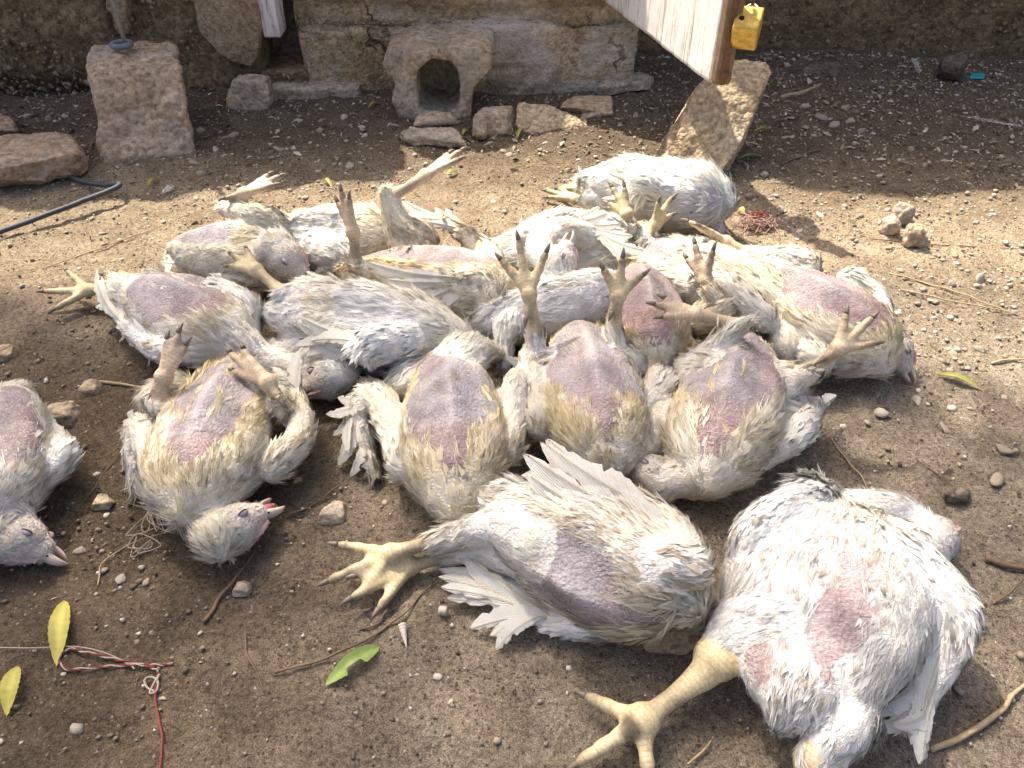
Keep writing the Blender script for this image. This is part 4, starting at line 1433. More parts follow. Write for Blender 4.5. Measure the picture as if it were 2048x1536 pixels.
    #                      body thigh shank toe  neck  head  wing
    scatter(6500, np.array([.019, .018, 0, 0, .015, .008, .022]), np.array([.0052, .0048, 0, 0, .0040, .0024, .0066]),
            np.array([.06, .06, 0, 0, .10, .20, .05]), 0, fe * np.where(lab == 5, .6, np.where(lab == 6, 1.0, .75)), .26, True)
    scatter(4600, np.array([.023, .020, 0, 0, .017, .009, .021]), np.array([.0066, .0060, 0, 0, .0054, .0030, .0066]),
            np.array([.11, .10, 0, 0, .18, .34, .07]), 2, fe * np.where(lab == 6, .55, 1.0), .34, True)
    scatter(8500, np.array([.021, .019, 0, 0, .017, .010, .016]), np.array([.0008, .0008, 0, 0, .0007, .0006, .0008]),
            np.array([.24, .22, 0, 0, .36, .5, .12]), 1, fe * np.where(lab == 6, .5, .95), .75, False)
    # sparse hair-like filaments on the bare skin
    bm_ = np.clip(bareM, 0, 1) * (lab == 0)
    scatter(9000, np.full(7, .0075), np.full(7, .00062), np.full(7, .40), 1, bm_ * .8, 1.3, False)
    link("plumage", pm.mesh("plumage", M['plume'], False), root, kind="stuff")
    # ---- flight feathers, one object each
    for wg, pts in fans:
        tA, tB = P3(wg['fan'][0]), P3(wg['fan'][1]); nf = wg['fan'][2]
        nrm = np.asarray(wg.get('nrm', (0, -.5, .85)), float)
        base_pts = spline(pts[1:], nf)
        for k in range(nf):
            u = k / max(1, nf - 1)
            bp = base_pts[k]; tp = tA * (1 - u) + tB * u + r.normal(0, .004, 3)
            mid_push = nz((tA + tB) / 2 - base_pts.mean(0)) * .022 * math.sin(math.pi * u)
            X = tp + mid_push - bp
            ln_ = np.linalg.norm(X)
            o = link("flight_feather", FF[r.integers(0, 4) + (4 if r.random() < yel * .7 else 0)], root)
            sw = wg.get('w', .021) / .137
            place(o, bp - loc + nz(nrm) * (.010 * wg.get('r', 1.0) + .0010 * k) - X * .08, X, nrm + r.normal(0, .08, 3), ln_ * 1.08, sw * (1 if r.random() < .5 else -1), max(.06, ln_))
    # ---- claws
    for p, d, nn in claws:
        o = link("claw", CLAW, root)
        place(o, p - loc - d * .002, d, nn, .0150, .0150, .0150)
    # ---- face
    if head is not None:
        op = head.get('open', .04)
        sidev = np.cross(crown, bd)
        for up_, mt in ((1, 'horn'), (-1, 'horn')):
            bb = hp + bd * .021 * hs + crown * (.0022 * up_) * hs
            dv = nz(bd + crown * up_ * op)
            ln_ = (.0205 if up_ > 0 else .0165) * hs
            pts = np.array([bb - dv * .006, bb + dv * ln_ * .35 + crown * .0010 * up_, bb + dv * ln_ * .75, bb + dv * ln_ - crown * (.0035 if up_ > 0 else -.001)])
            pth = spline(pts, 9)
            t9 = np.linspace(0, 1, 9)
            rv = np.interp(t9, [0, .4, .8, 1], [.0074, .0054, .0026, .0003]) * hs
            Vb = []
            a = np.arange(12) / 12 * 2 * math.pi
            for p_, rr in zip(pth, rv):
                Vb.append(p_ + np.cos(a)[:, None] * sidev * rr * .95 + np.sin(a)[:, None] * crown * rr * np.where(np.sin(a) * up_ > 0, .82, .2)[:, None])
            Vb = np.concatenate(Vb)
            Fb = np.concatenate([[(k * 12 + j, k * 12 + (j + 1) % 12, k * 12 + 12 + (j + 1) % 12, k * 12 + 12 + j) for j in range(12)] for k in range(8)])
            Vn, Fn = ball(np.zeros(3), 1.0)
            bk = link("beak", mesh_np("beak", Vb - loc, Fb, True, M[mt]), root)
            if up_ > 0:                          # nostrils
                for sg in (-1, 1):
                    nc = bb + dv * ln_ * .18 + crown * .0034 * hs + sidev * sg * .0042 * hs
                    link("nostril", mesh_np("nostril", Vn * .0013 * hs * np.array([1, 1, .6]) + nc - loc, Fn, True, M['dark']), bk)
        if op > .2:
            pts = np.array([hp + bd * .012 * hs, hp + bd * .024 * hs, hp + bd * .034 * hs])
            Vb, Fb = tube(pts, np.array([.008, .006, .002]) * hs, 8)
            link("tongue", mesh_np("tongue", Vb - loc, Fb, True, M['mouth']), root)
        # closed eyes: swollen lids with a slit, one on each side
        for sg in (-1, 1):
            ec = hp + bd * .0035 * hs + sidev * sg * .0185 * hs + crown * .0045 * hs
            Vb, Fb = ball(np.zeros(3), 1.0)
            Wv = Vb[:, :1] * bd * .0050 * hs + Vb[:, 1:2] * sidev * .0034 * hs + Vb[:, 2:] * crown * .0036 * hs
            ey = link("eyelid", mesh_np("eyelid", Wv + ec - loc, Fb, True, M['lid']), root)
            sl = np.array([ec + bd * t_ * .0045 * hs + sidev * sg * (.0035 * math.sqrt(max(0, 1 - t_ * t_)) + .0002) * hs + crown * (.0004 - .0006 * t_) * hs for t_ in np.linspace(-.95, .95, 9)])
            Vb, Fb = tube(sl, .0004 * hs, 5)
            link("eye_slit", mesh_np("eye_slit", Vb - loc, Fb, True, M['dark']), ey)
        # small comb and wattles
        cb = []
        t7 = np.linspace(-.8, 1.0, 12)
        for t_ in t7:
            hgt = (.0012 + .0018 * abs(math.sin(t_ * 7.5))) * hs * (1 - .4 * abs(t_))
            b0 = hp + bd * (t_ * .013 + .008) * hs + crown * (.0185 - .006 * max(0, t_)) * hs
            cb += [b0 - crown * .004 + sidev * .0026, b0 + crown * hgt + sidev * .0008, b0 + crown * hgt - sidev * .0008, b0 - crown * .004 - sidev * .0026]
        link("comb", mesh_np("comb", np.array(cb) - loc, grid_faces(12, 4), True, M['comb']), root)
        for sg in (-1, 1):
            wc = hp + bd * .014 * hs - crown * .0105 * hs + sidev * sg * .0060 * hs
            Vb, Fb = ball(np.zeros(3), 1.0)
            Wv = Vb[:, :1] * bd * .0042 * hs + Vb[:, 1:2] * sidev * .0022 * hs + Vb[:, 2:] * crown * .0048 * hs
            link("wattle", mesh_np("wattle", Wv + wc - loc, Fb, True, M['comb']), root)
    return root

# ------------------------------------------------------------------ the birds, far to near
chicken("fluffy white chicken lying face down at the foot of the leaning stone", (1308, 384), -22, 150, L=.29, W=.088, T=.070, bare=((.45, .6, 160, 14),), dirt=.12, yel=.12, seed=11, q=1.1, fs=1.3, slim=(.95, 1.0, 1.05),
        legs=(dict(side=1, hip=(1220, 395, .05), knee=(1195, 395, .05), hock=(1172, 400, .03), foot=(1150, 398, .02), toe=(1092, 388, .015), nrm=(0, 0, 1), curl=.05, splay=24),
              dict(side=-1, hip=(1230, 372, .05), knee=(1205, 376, .04), hock=(1186, 380, .03), foot=(1162, 378, .02), toe=(1120, 372, .012), nrm=(0, 0, 1), splay=24)),
        head=dict(p=(1428, 452, .03), tip=(1455, 470, .02), crown=(1, .3, .6)), neck=[(1420, 432, .045)],
        wings=(dict(pts=[(1395, 400, .09), (1290, 372, .12), (1385, 416, .07), (1330, 430, .06)], fan=((1250, 350, .12), (1225, 400, .08), 7), w=.024, nrm=(0, -.6, .8), r=1.2),))
chicken("white chicken at the far left with one leg raised and sleepy head turned right", (468, 512), -14, -8, L=.225, W=.080, T=.062, bare=((-.05, .68, 8, 60),), dirt=.22, yel=.55, skin=.55, seed=12,
        legs=(dict(side=1, hip=(575, 480, .05), knee=(520, 440, .12), hock=(456, 418, .13), foot=(487, 388, .16), toe=(560, 357, .175), nrm=(-.3, -.3, .9), curl=.03, splay=19, r=.95),),
        head=dict(p=(578, 524, .105), tip=(612, 556, .085), crown=(.6, .2, .7), s=1.6), neck=[(540, 505, .10)],
        wings=(dict(pts=[(540, 545, .06), (470, 560, .05), (400, 545, .03), (345, 520, .02)], fan=((330, 505, .02), (350, 560, .01), 5), w=.014, nrm=(-.2, -.5, .85)),))
chicken("white chicken mostly hidden between the raised-leg birds, pinkish flank showing", (655, 478), 8, 10, L=.22, W=.078, T=.060, bare=((.6, .85, 20, 30),), dirt=.25, yel=.25, seed=13, q=.8,
        legs=(dict(side=-1, hip=(640, 500, .06), knee=(690, 520, .07), hock=(650, 540, .05)),))
chicken("white chicken with its head hanging upside down, beak pointing up", (1130, 500), 8, 25, L=.26, W=.080, T=.056, bare=((.2, .4, 30, 16),), dirt=.1, yel=.22, seed=14, q=.9,
        head=dict(p=(1124, 522, .115), tip=(1140, 470, .15), crown=(.75, -.5, -.2), s=1.35, open=.08), neck=[(1150, 470, .10), (1080, 490, .12)],
        wings=(dict(pts=[(1060, 470, .10), (1120, 440, .12), (1170, 450, .11), (1200, 470, .10)], fan=((1175, 425, .13), (1262, 530, .07), 9), w=.026, nrm=(-.1, -.7, .7)),))
chicken("white chicken with purple belly and both feet raised before the face-down bird", (1415, 560), -42, 12, L=.29, W=.080, T=.062, bare=((.03, .36, 5, 50), (.55, .72, 60, 14)), dirt=.22, yel=.4, skin=.75, seed=15,
        legs=(dict(side=1, hip=(1290, 480, .06), knee=(1285, 465, .08), hock=(1272, 462, .10), foot=(1254, 428, .13), toe=(1222, 378, .16), nrm=(0, 1, .3), curl=.08, splay=30, r=.6),
              dict(side=-1, hip=(1285, 485, .06), knee=(1290, 480, .08), hock=(1288, 478, .09), foot=(1310, 448, .11), toe=(1338, 412, .14), nrm=(-.3, .8, .3), curl=.05, splay=40, r=.5)),
        neck=[(1575, 690, .05), (1590, 720, .03)],
        wings=(dict(pts=[(1530, 640, .08), (1480, 590, .11), (1440, 560, .11), (1400, 560, .10)], fan=((1420, 600, .09), (1470, 660, .06), 6), w=.02),))
chicken("stained yellowish chicken lying crosswise with one shank bent back over it", (862, 572), -16, -24, L=.30, W=.088, T=.070, bare=((.02, .88, -2, 40),), dirt=.95, yel=1.0, skin=.45, seed=16, q=1.15,
        legs=(dict(side=1, hip=(830, 490, .10), knee=(800, 455, .14), hock=(776, 396, .19), foot=(850, 352, .215), toe=(925, 310, .235), nrm=(-.4, -.2, .8), curl=.02, splay=19),
              dict(side=-1, hip=(745, 555, .08), knee=(725, 545, .10), hock=(712, 530, .11), foot=(704, 462, .165), toe=(686, 385, .22), nrm=(-.6, -.7, .1), curl=.03, splay=19, r=.7)),
        neck=[(1040, 640, .04)],
        wings=(dict(pts=[(985, 600, .09), (975, 565, .115), (940, 560, .12), (900, 555, .12)], fan=((860, 610, .09), (745, 560, .10), 10), w=.026, nrm=(-.05, -.8, .6)),
               dict(pts=[(985, 530, .09), (960, 490, .10), (930, 470, .11), (900, 450, .12)], fan=((880, 440, .12), (806, 424, .14), 7), w=.022, nrm=(0, -.6, .8))))
chicken("brown-stained chicken half hidden in the middle of the heap", (1288, 632), -92, 0, L=.24, W=.072, T=.070, bare=((-.02, .99, 0, 70),), dirt=.7, yel=1.0, skin=.95, seed=17, q=.9,
        legs=(dict(side=-1, hip=(1400, 640, .07), knee=(1440, 620, .09), hock=(1428, 592, .11), foot=(1412, 560, .125), toe=(1398, 488, .17), nrm=(-.7, -.5, .3), curl=.06, splay=30, r=.6),),
        neck=[(1280, 760, .05)])
chicken("white chicken at the far right with a purplish breast and head flung sideways", (1622, 622), -58, 4, L=.275, W=.088, T=.066, bare=((.02, .94, 8, 64),), dirt=.32, yel=.5, skin=.7, seed=18, q=1.1,
        legs=(dict(side=1, hip=(1600, 540, .08), knee=(1570, 520, .10), hock=(1500, 508, .09), foot=(1452, 484, .10), toe=(1375, 450, .12), nrm=(-.2, .5, .8), curl=.05, splay=30, r=.8),
              dict(side=-1, hip=(1560, 560, .06), knee=(1540, 560, .05), hock=(1490, 530, .045))),
        head=dict(p=(1792, 706, .035), tip=(1818, 752, .012), crown=(.9, .3, .3), s=1.4), neck=[(1735, 715, .05)],
        wings=(dict(pts=[(1700, 560, .07), (1745, 590, .06), (1765, 630, .045), (1770, 655, .03)], fan=((1700, 660, .05), (1768, 680, .02), 6), w=.018),
               dict(pts=[(1640, 720, .06), (1600, 690, .05), (1560, 640, .05), (1550, 600, .05)], fan=((1570, 600, .06), (1545, 690, .05), 5), w=.018)))
chicken("white-feathered bird lying behind the two upright yellow legs", (1105, 622), 16, -50, L=.25, W=.072, T=.062, bare=((.0, .35, 60, 30),), dirt=.25, yel=.18, skin=.8, seed=19, q=.9,
        legs=(dict(side=-1, hip=(1030, 640, .07), knee=(1010, 670, .07), hock=(1010, 720, .05), r=.8),))
chicken("white chicken lying on its side with folded wing across the heap's middle", (722, 655), -15, 62, L=.30, W=.080, T=.072, bare=((.26, .48, -58, 15), (.62, .80, -40, 14)), dirt=.25, yel=.16, skin=.85, seed=20, q=1.2,
        legs=(dict(side=-1, hip=(660, 610, .09), knee=(610, 590, .105), hock=(570, 590, .11), foot=(512, 540, .125), toe=(464, 512, .13), nrm=(.2, -.5, .8), curl=.15, splay=25),
              dict(side=1, hip=(640, 680, .05), knee=(590, 700, .04), hock=(540, 690, .03), r=.9)),
        neck=[(905, 720, .05), (930, 750, .03)],
        wings=(dict(pts=[(815, 680, .10), (740, 690, .115), (800, 700, .085), (700, 710, .08)], fan=((640, 650, .11), (625, 705, .07), 9), w=.024, nrm=(0, -.75, .65), r=1.3),))
chicken("white chicken on its back at the left with feet stretched to the side", (372, 628), -36, 0, L=.265, W=.084, T=.064, bare=((-.04, .88, 0, 58),), dirt=.40, yel=.35, skin=.6, seed=21, q=1.1, rows=.4,
        legs=(dict(side=-1, hip=(280, 600, .05), knee=(250, 590, .05), hock=(212, 575, .035), foot=(178, 580, .03), toe=(92, 588, .02), nrm=(-.1, -.3, .9), curl=-.05, splay=42),
              dict(side=1, hip=(310, 575, .05), knee=(300, 572, .06), hock=(292, 568, .05), foot=(262, 560, .05), toe=(222, 552, .05), nrm=(0, .2, .9), curl=.1, splay=30, r=.7)),
        head=dict(p=(650, 762, .040), tip=(612, 782, .026), crown=(.3, -.85, .3), s=1.5), neck=[(520, 720, .04), (590, 735, .035)],
        wings=(dict(pts=[(430, 700, .06), (330, 700, .06), (270, 660, .05), (240, 630, .05)], fan=((330, 735, .02), (192, 560, .05), 9), w=.022, nrm=(-.4, -.5, .75)),
               dict(pts=[(500, 620, .08), (460, 590, .09), (440, 575, .10), (435, 560, .10)], fan=((510, 690, .07), (450, 640, .09), 5), w=.016)))
chicken("chicken on its back with grey-purple breast, neck tucked under the side-lying bird", (905, 836), -84, 0, L=.275, W=.086, T=.070, bare=((-.06, 1.02, 0, 58),), dirt=.34, yel=.70, skin=.30, seed=22, q=1.2, slim=(.85, .88, 1.16),
        legs=(dict(side=1, hip=(920, 730, .08), knee=(960, 705, .08), hock=(1005, 712, .05), r=.9),
              dict(side=-1, hip=(840, 740, .06), knee=(790, 780, .06), hock=(745, 775, .05), r=.75)),
        neck=[(980, 985, .05), (1010, 1010, .03)],
        wings=(dict(pts=[(815, 935, .05), (760, 800, .07), (715, 830, .05), (745, 935, .02)], fan=((675, 815, .06), (755, 955, .006), 8), w=.020, nrm=(-.5, -.4, .75)),
               dict(pts=[(1010, 900, .06), (1035, 770, .08), (1060, 830, .05), (1090, 880, .02)], fan=((1050, 760, .07), (1092, 885, .012), 4), w=.017, nrm=(.4, -.4, .75))))
chicken("chicken on its back with both yellow legs sticking straight up", (1180, 775), -86, 0, L=.27, W=.088, T=.070, bare=((-.06, 1.0, 0, 62),), dirt=.34, yel=.72, skin=.25, seed=23, q=1.2, slim=(.85, .88, 1.16),
        legs=(dict(side=-1, hip=(1110, 740, .07), knee=(1075, 735, .07), hock=(1072, 668, .115), foot=(1058, 588, .175), toe=(1042, 482, .235), nrm=(-.05, -.95, .2), curl=-.08, splay=34, r=.75),
              dict(side=1, hip=(1250, 735, .07), knee=(1245, 725, .08), hock=(1228, 665, .115), foot=(1236, 592, .17), toe=(1246, 518, .215), nrm=(-.05, -.95, .2), curl=-.08, splay=38, r=.75)),
        head=dict(p=(1322, 884, .040), tip=(1384, 888, .028), crown=(.1, .85, .35), s=1.25, open=.06), neck=[(1240, 905, .055), (1285, 892, .045)],
        wings=(dict(pts=[(1080, 850, .06), (1062, 760, .08), (1060, 720, .08), (1075, 690, .08)], fan=((1015, 790, .06), (1088, 665, .10), 5), w=.018, nrm=(0, -.8, .6)),
               dict(pts=[(1290, 820, .06), (1320, 780, .06), (1325, 740, .06), (1325, 700, .06)], fan=((1330, 780, .05), (1300, 690, .08), 6), w=.018, nrm=(0, -.8, .6))))
chicken("chicken on its back, one foot folded over, the other stretched right, beak agape", (1458, 802), -112, 6, L=.285, W=.092, T=.070, bare=((-.06, 1.02, 0, 58),), dirt=.42, yel=.55, skin=.55, seed=24, q=1.2, slim=(.85, .88, 1.16), rows=.45,
        legs=(dict(side=-1, hip=(1420, 750, .08), knee=(1385, 735, .08), hock=(1476, 655, .14), foot=(1392, 628, .15), toe=(1312, 612, .155), nrm=(0, -.5, .8), curl=.12, splay=18, r=.85),
              dict(side=1, hip=(1560, 770, .07), knee=(1585, 760, .08), hock=(1622, 746, .11), foot=(1678, 696, .155), toe=(1740, 640, .185), nrm=(.1, -.7, .6), curl=0, splay=38, r=.8)),
        head=dict(p=(1296, 945, .035), tip=(1240, 905, .040), crown=(-.1, -.9, -.1), s=1.35, open=.25), neck=[(1395, 955, .045), (1345, 958, .04)],
        wings=(dict(pts=[(1480, 930, .06), (1590, 870, .06), (1620, 820, .05), (1600, 850, .05)], fan=((1500, 905, .05), (1650, 770, .06), 8), w=.020, nrm=(.2, -.7, .65)),
               dict(pts=[(1330, 870, .05), (1305, 800, .06), (1310, 750, .07), (1320, 710, .07)], fan=((1310, 820, .05), (1290, 700, .07), 6), w=.018, nrm=(-.3, -.6, .7))))
chicken("chicken cut off by the picture's left border, head on the soil", (-22, 912), -76, 0, L=.25, W=.088, T=.064, bare=((.1, .88, 18, 54),), dirt=.25, yel=.25, skin=.85, seed=25,
        head=dict(p=(46, 1082, .032), tip=(88, 1102, .020), crown=(-.2, -.9, .2), s=1.5), neck=[(26, 1035, .05)],
        wings=(dict(pts=[(60, 960, .05), (120, 920, .05), (125, 890, .05), (100, 850, .05)], fan=((20, 860, .06), (40, 810, .07), 7), w=.02, nrm=(.2, -.6, .75)),))
chicken("chicken on its back with clenched feet in the air and wide open beak", (432, 858), -88, 0, L=.265, W=.092, T=.066, bare=((-.08, .92, 0, 50),), dirt=.55, yel=.60, skin=.40, seed=26, q=1.35, slim=(.85, .88, 1.16), rows=.8,
        legs=(dict(side=-1, hip=(350, 800, .06), knee=(320, 800, .07), hock=(318, 812, .085), foot=(328, 752, .12), toe=(358, 668, .165), nrm=(-.1, -.9, .4), curl=.12, splay=18, r=.9),
              dict(side=1, hip=(520, 800, .06), knee=(555, 795, .07), hock=(562, 808, .085), foot=(538, 764, .115), toe=(462, 700, .13), nrm=(.1, -.9, .4), curl=.12, splay=18, r=.9)),
        head=dict(p=(478, 1052, .036), tip=(545, 1012, .034), crown=(.15, -.98, -.05), s=1.5, open=.36), neck=[(420, 1012, .045)],
        wings=(dict(pts=[(320, 950, .05), (285, 860, .06), (268, 900, .04), (275, 960, .02)], fan=((262, 815, .06), (268, 905, .02), 5), w=.016, nrm=(-.6, -.4, .7), r=.9),
               dict(pts=[(545, 930, .05), (598, 880, .06), (600, 820, .07), (590, 770, .07)], fan=((560, 790, .07), (598, 700, .10), 7), w=.020, nrm=(.1, -.85, .5))))
chicken("white chicken lying on its side in front, both yellow feet stretched left", (1165, 1102), -32, 70, L=.25, W=.080, T=.078, bare=((.0, .98, 2, 44),), dirt=.30, yel=.42, skin=.55, seed=27, q=1.5, fs=.9, slim=(.92, .92, 1.05),
        legs=(dict(side=-1, hip=(1100, 1090, .09), knee=(1010, 1050, .085), hock=(888, 1078, .050), foot=(782, 1106, .035), toe=(640, 1168, .016), nrm=(.1, -.4, .9), curl=.02, splay=36),
              dict(side=1, hip=(1060, 1110, .05), knee=(980, 1100, .04), hock=(905, 1106, .022), foot=(820, 1132, .016), toe=(690, 1212, .010), nrm=(.1, -.4, .9), curl=.02, splay=24, r=.7)),
        neck=[(1375, 1215, .045), (1425, 1225, .035)], tail=(958, 1008, .05),
        wings=(dict(pts=[(1320, 1130, .12), (1375, 1130, .115), (1350, 1060, .12), (1270, 990, .115)], fan=((1060, 1015, .125), (1098, 912, .10), 10), w=.030, nrm=(-.1, -.5, .85), r=1.2),
               dict(pts=[(1220, 1250, .03), (1150, 1250, .02), (1110, 1245, .015), (1080, 1240, .012)], fan=((905, 1105, .022), (1010, 1258, .006), 10), w=.024, nrm=(-.1, -.3, .9), r=.8)))
chicken("biggest chicken in front, back upwards, one bare leg stretched out with sole up", (1640, 1208), 62, 176, L=.30, W=.114, T=.068, bare=((.08, .60, 158, 16), (.04, .32, -128, 17), (.86, .95, 165, 12)), dirt=.12, yel=.16, skin=.8, pale=.75, seed=28, q=1.9, fs=.85, slim=(1, .95, 1),
        legs=(dict(side=-1, hip=(1560, 1250, .07), knee=(1480, 1260, .065), hock=(1408, 1348, .045), foot=(1284, 1442, .026), toe=(1164, 1528, .014), nrm=(-.1, .1, -1), curl=.02, splay=56, bareto=True, r=1.15, pad=.020, tr=1.15, sole=(1262, 1456, .03)),
              dict(side=1, hip=(1690, 1420, .06), knee=(1660, 1490, .07), hock=(1630, 1545, .05), foot=(1560, 1610, .04), toe=(1480, 1690, .03), nrm=(0, 0, -1), r=.75, bareto=True)),
        head=dict(p=(1868, 1075, .045), tip=(1910, 1030, .02), crown=(.1, -.6, .75), s=1.45), neck=[(1800, 1030, .06)], tail=(1562, 1430, .05),
        wings=(dict(pts=[(1790, 1090, .10), (1900, 1220, .08), (1870, 1330, .05), (1822, 1430, .03)], fan=((1790, 1400, .05), (1800, 1490, .015), 8), w=.022, nrm=(.4, -.2, .9), r=1.35),
               dict(pts=[(1620, 1000, .10), (1520, 1060, .10), (1490, 1150, .07), (1490, 1230, .05)], r=1.3)))

# ================================================================== small things on the ground
def g0(px, py, dz=0.0):
    p = at(px, py, 0)
    for _ in range(2):
        p = at(px, py, float(gz(p[None, :2])[0]) + .002)
    p[2] += dz
    return p


def strand(name, pix, rad, mat, label, cat, dz=0.002, n=30, wob=.002, seed=0, taper=None, group=None):
    P = np.array([g0(*p[:2], (p[2] if len(p) > 2 else dz)) for p in pix])
    S = spline(P, n)
    S[:, 0] += wob * vnoise(S, 40, seed); S[:, 2] += .5 * wob * vnoise(S, 50, seed + 3)
    c_ = S.mean(0); c_[2] = 0
    V, F = tube(S - c_, np.interp(np.linspace(0, 1, n), np.linspace(0, 1, 3), taper or [rad, rad, rad]), 6)
    return link(name, mesh_np(name, V, F, True, mat), None, tuple(c_), label, cat, group)


M['cable'] = mat_plain("cable_rubber", (0.05, 0.055, 0.06), 0.6, 0.4, 0, 0.3, 90, .0005)
M['twig'] = mat_plain("twig_bark", (0.15, 0.10, 0.065), 0.9, 0.15, 0, 0.35, 160, .001)
M['straw'] = mat_plain("straw", (0.36, 0.27, 0.16), 0.85, 0.2, 0, 0.3, 160, .001)
M['thread'] = mat_plain("white_thread", (0.34, 0.28, 0.22), 0.95, 0.1, 0, 0.3, 500, .001)
M['red'] = mat_plain("red_yarn", (0.20, 0.05, 0.042), 0.95, 0.1, 0, 0.3, 500, .001)
M['ring'] = mat_plain("grey_rubber", (0.15, 0.18, 0.18), 0.7, 0.3, 0, 0.2, 90, .0005)
M['rod'] = mat_plain("grey_rod", (0.33, 0.33, 0.31), 0.6, 0.4, 0.3, 0.25, 90, .0005)
M['teal'] = mat_plain("teal_plastic", (0.02, 0.30, 0.30), 0.5, 0.4, 0, 0.2, 90, .0005)
M['shell'] = mat_plain("shell", (0.46, 0.39, 0.32), 0.5, 0.4, 0, 0.25, 200, .0008)

strand("cable", [(120, 350, .01), (165, 372, .012), (215, 386, .02), (247, 392, .03), (236, 404, .032), (170, 424, .025), (80, 452, .018), (-40, 490, .012)], .0058, M['cable'],
       "black cable snaking out from under the flat pinkish slab", "cable", n=60, wob=.001)
# rod standing on the tall block through a rubber ring
rt = onY(244, 92, 2.04)
V, F = tube(spline([rt + [0.022 * math.cos(a), 0.022 * math.sin(a), .004] for a in np.linspace(0, 2 * math.pi, 17)], 32), .0075, 8)
link("rubber_ring", mesh_np("rubber_ring", V - rt, F, True, M['ring']), None, tuple(rt), "grey rubber ring lying on top of the tall upright stone block", "ring")
V, F = tube(np.array([rt + [0.010, 0.0, .0], rt + [.006, .01, .30], rt + [0.0, .02, .9]]), .0055, 8)
link("metal_rod", mesh_np("metal_rod", V - rt, F, True, M['rod']), None, tuple(rt), "thin grey rod rising from the rubber ring on the block", "rod")
# sticks and twigs
for (pix, rad, mt, nm, lab) in [
    ([(-30, 205, .04), (10, 185, .07), (46, 162, .09)], .008, 'straw', "stick", "broken pale stick poking in over the slab at the left border"),
    ([(406, 1246), (440, 1200), (478, 1150), (512, 1104)], .0026, 'twig', "twig", "thick dark twig on soil below the open-beaked chicken"),
    ([(548, 1346), (640, 1322), (740, 1278), (810, 1225), (868, 1164)], .0016, 'twig', "twig", "long curved dark twig below the yellow feet"),
    ([(486, 1268), (500, 1320), (526, 1386)], .0012, 'twig', "twig", "short thin twig between the yellow leaves and the green leaf"),
    ([(575, 1034), (640, 1000), (722, 944)], .0012, 'twig', "twig", "thin twig running from the open beak toward the folded wing"),
    ([(716, 1262), (760, 1246), (775, 1226)], .0013, 'twig', "twig", "tiny bent twig below the yellow toes"),
    ([(196, 1172), (205, 1130), (260, 1090), (350, 1062)], .0009, 'straw', "straw", "fine straw curling beside the pale thread tangle"),
    ([(178, 992), (215, 940), (250, 884)], .0011, 'twig', "twig", "slim twig on dark soil left of the open-beaked chicken"),
    ([(1858, 1502), (1930, 1470), (2000, 1420), (2070, 1352)], .0034, 'straw', "twig", "long pale twig in the lower right corner"),
    ([(60, 545), (180, 505), (300, 462), (412, 418)], .0011, 'straw', "straw", "long fine straw across the sunlit soil by the cable"),
    ([(1740, 478), (1880, 492), (2060, 500)], .0011, 'twig', "straw", "thin dark stalk lying across the sunlit gravel"),
    ([(1780, 548), (1900, 582), (2060, 640)], .0015, 'straw', "straw", "upper of two straws in the gravel at the right border"),
    ([(1800, 580), (1930, 610), (2060, 628)], .0013, 'straw', "straw", "lower of two straws in the gravel at the right border"),
    ([(1978, 728), (2010, 722), (2060, 722)], .0022, 'straw', "straw", "short thick straw at the right border above the yellow leaf's row"),
    ([(1662, 878), (1700, 930), (1736, 984)], .0012, 'straw', "straw", "thin straw slanting on soil above the biggest chicken"),
    ([(1580, 925), (1600, 950), (1616, 975)], .0011, 'straw', "straw", "short straw touching the biggest chicken's back feathers"),
    ([(1832, 918), (1870, 948), (1906, 975)], .0011, 'twig', "twig", "small twig ending at the dark rounded stone"),
    ([(1965, 1120), (2010, 1132), (2060, 1142)], .0045, 'twig', "stick", "stout dark stick at the right border beside the biggest chicken"),
    ([(1985, 1210), (2020, 1185), (2060, 1150)], .0016, 'twig', "twig", "thin forked twig below the stout dark stick"),
    ([(1376, 1532), (1400, 1505), (1418, 1482)], .0014, 'straw', "straw", "short straw just right of the upturned sole"),
    ([(186, 764), (230, 768), (288, 776)], .0030, 'straw', "stick", "pale bark strip on soil left of the clenched feet"),
    ([(1560, 196), (1600, 188), (1642, 170)], .0065, 'straw', "stick", "weathered stick lying in the shade near the squat grey stone"),
    ([(1560, 330), (1590, 318), (1640, 300)], .003, 'twig', "twig", "dim twig in the shaded rubble right of the leaning stone"),
]:
    strand(nm, pix, rad, M[mt], lab, nm, n=22, wob=.004, seed=len(lab), taper=[rad, rad, rad * .5])

# thread tangle, knotted yarn
def tangle(name, cpx, spread, turns, rad, mat, label, seed, cat="thread", zmax=.012):
    r = np.random.default_rng(seed)
    c_ = g0(*cpx)
    pts = [c_ + np.array([r.normal(0, spread[0]), r.normal(0, spread[1]), r.uniform(.002, zmax)]) for _ in range(turns)]
    S = spline(pts, turns * 9)
    V, F = tube(S - c_, rad, 5)
    return link(name, mesh_np(name, V, F, True, mat), None, tuple(c_), label, cat)


tangle("thread_tangle", (318, 1030), (.016, .020), 34, .00075, M['thread'], "tangle of pale thread on soil beside the open-beaked chicken's neck", 4)
tangle("thread_tangle", (292, 1098), (.012, .010), 14, .00075, M['thread'], "smaller loose coil of pale thread below the bigger tangle", 5)


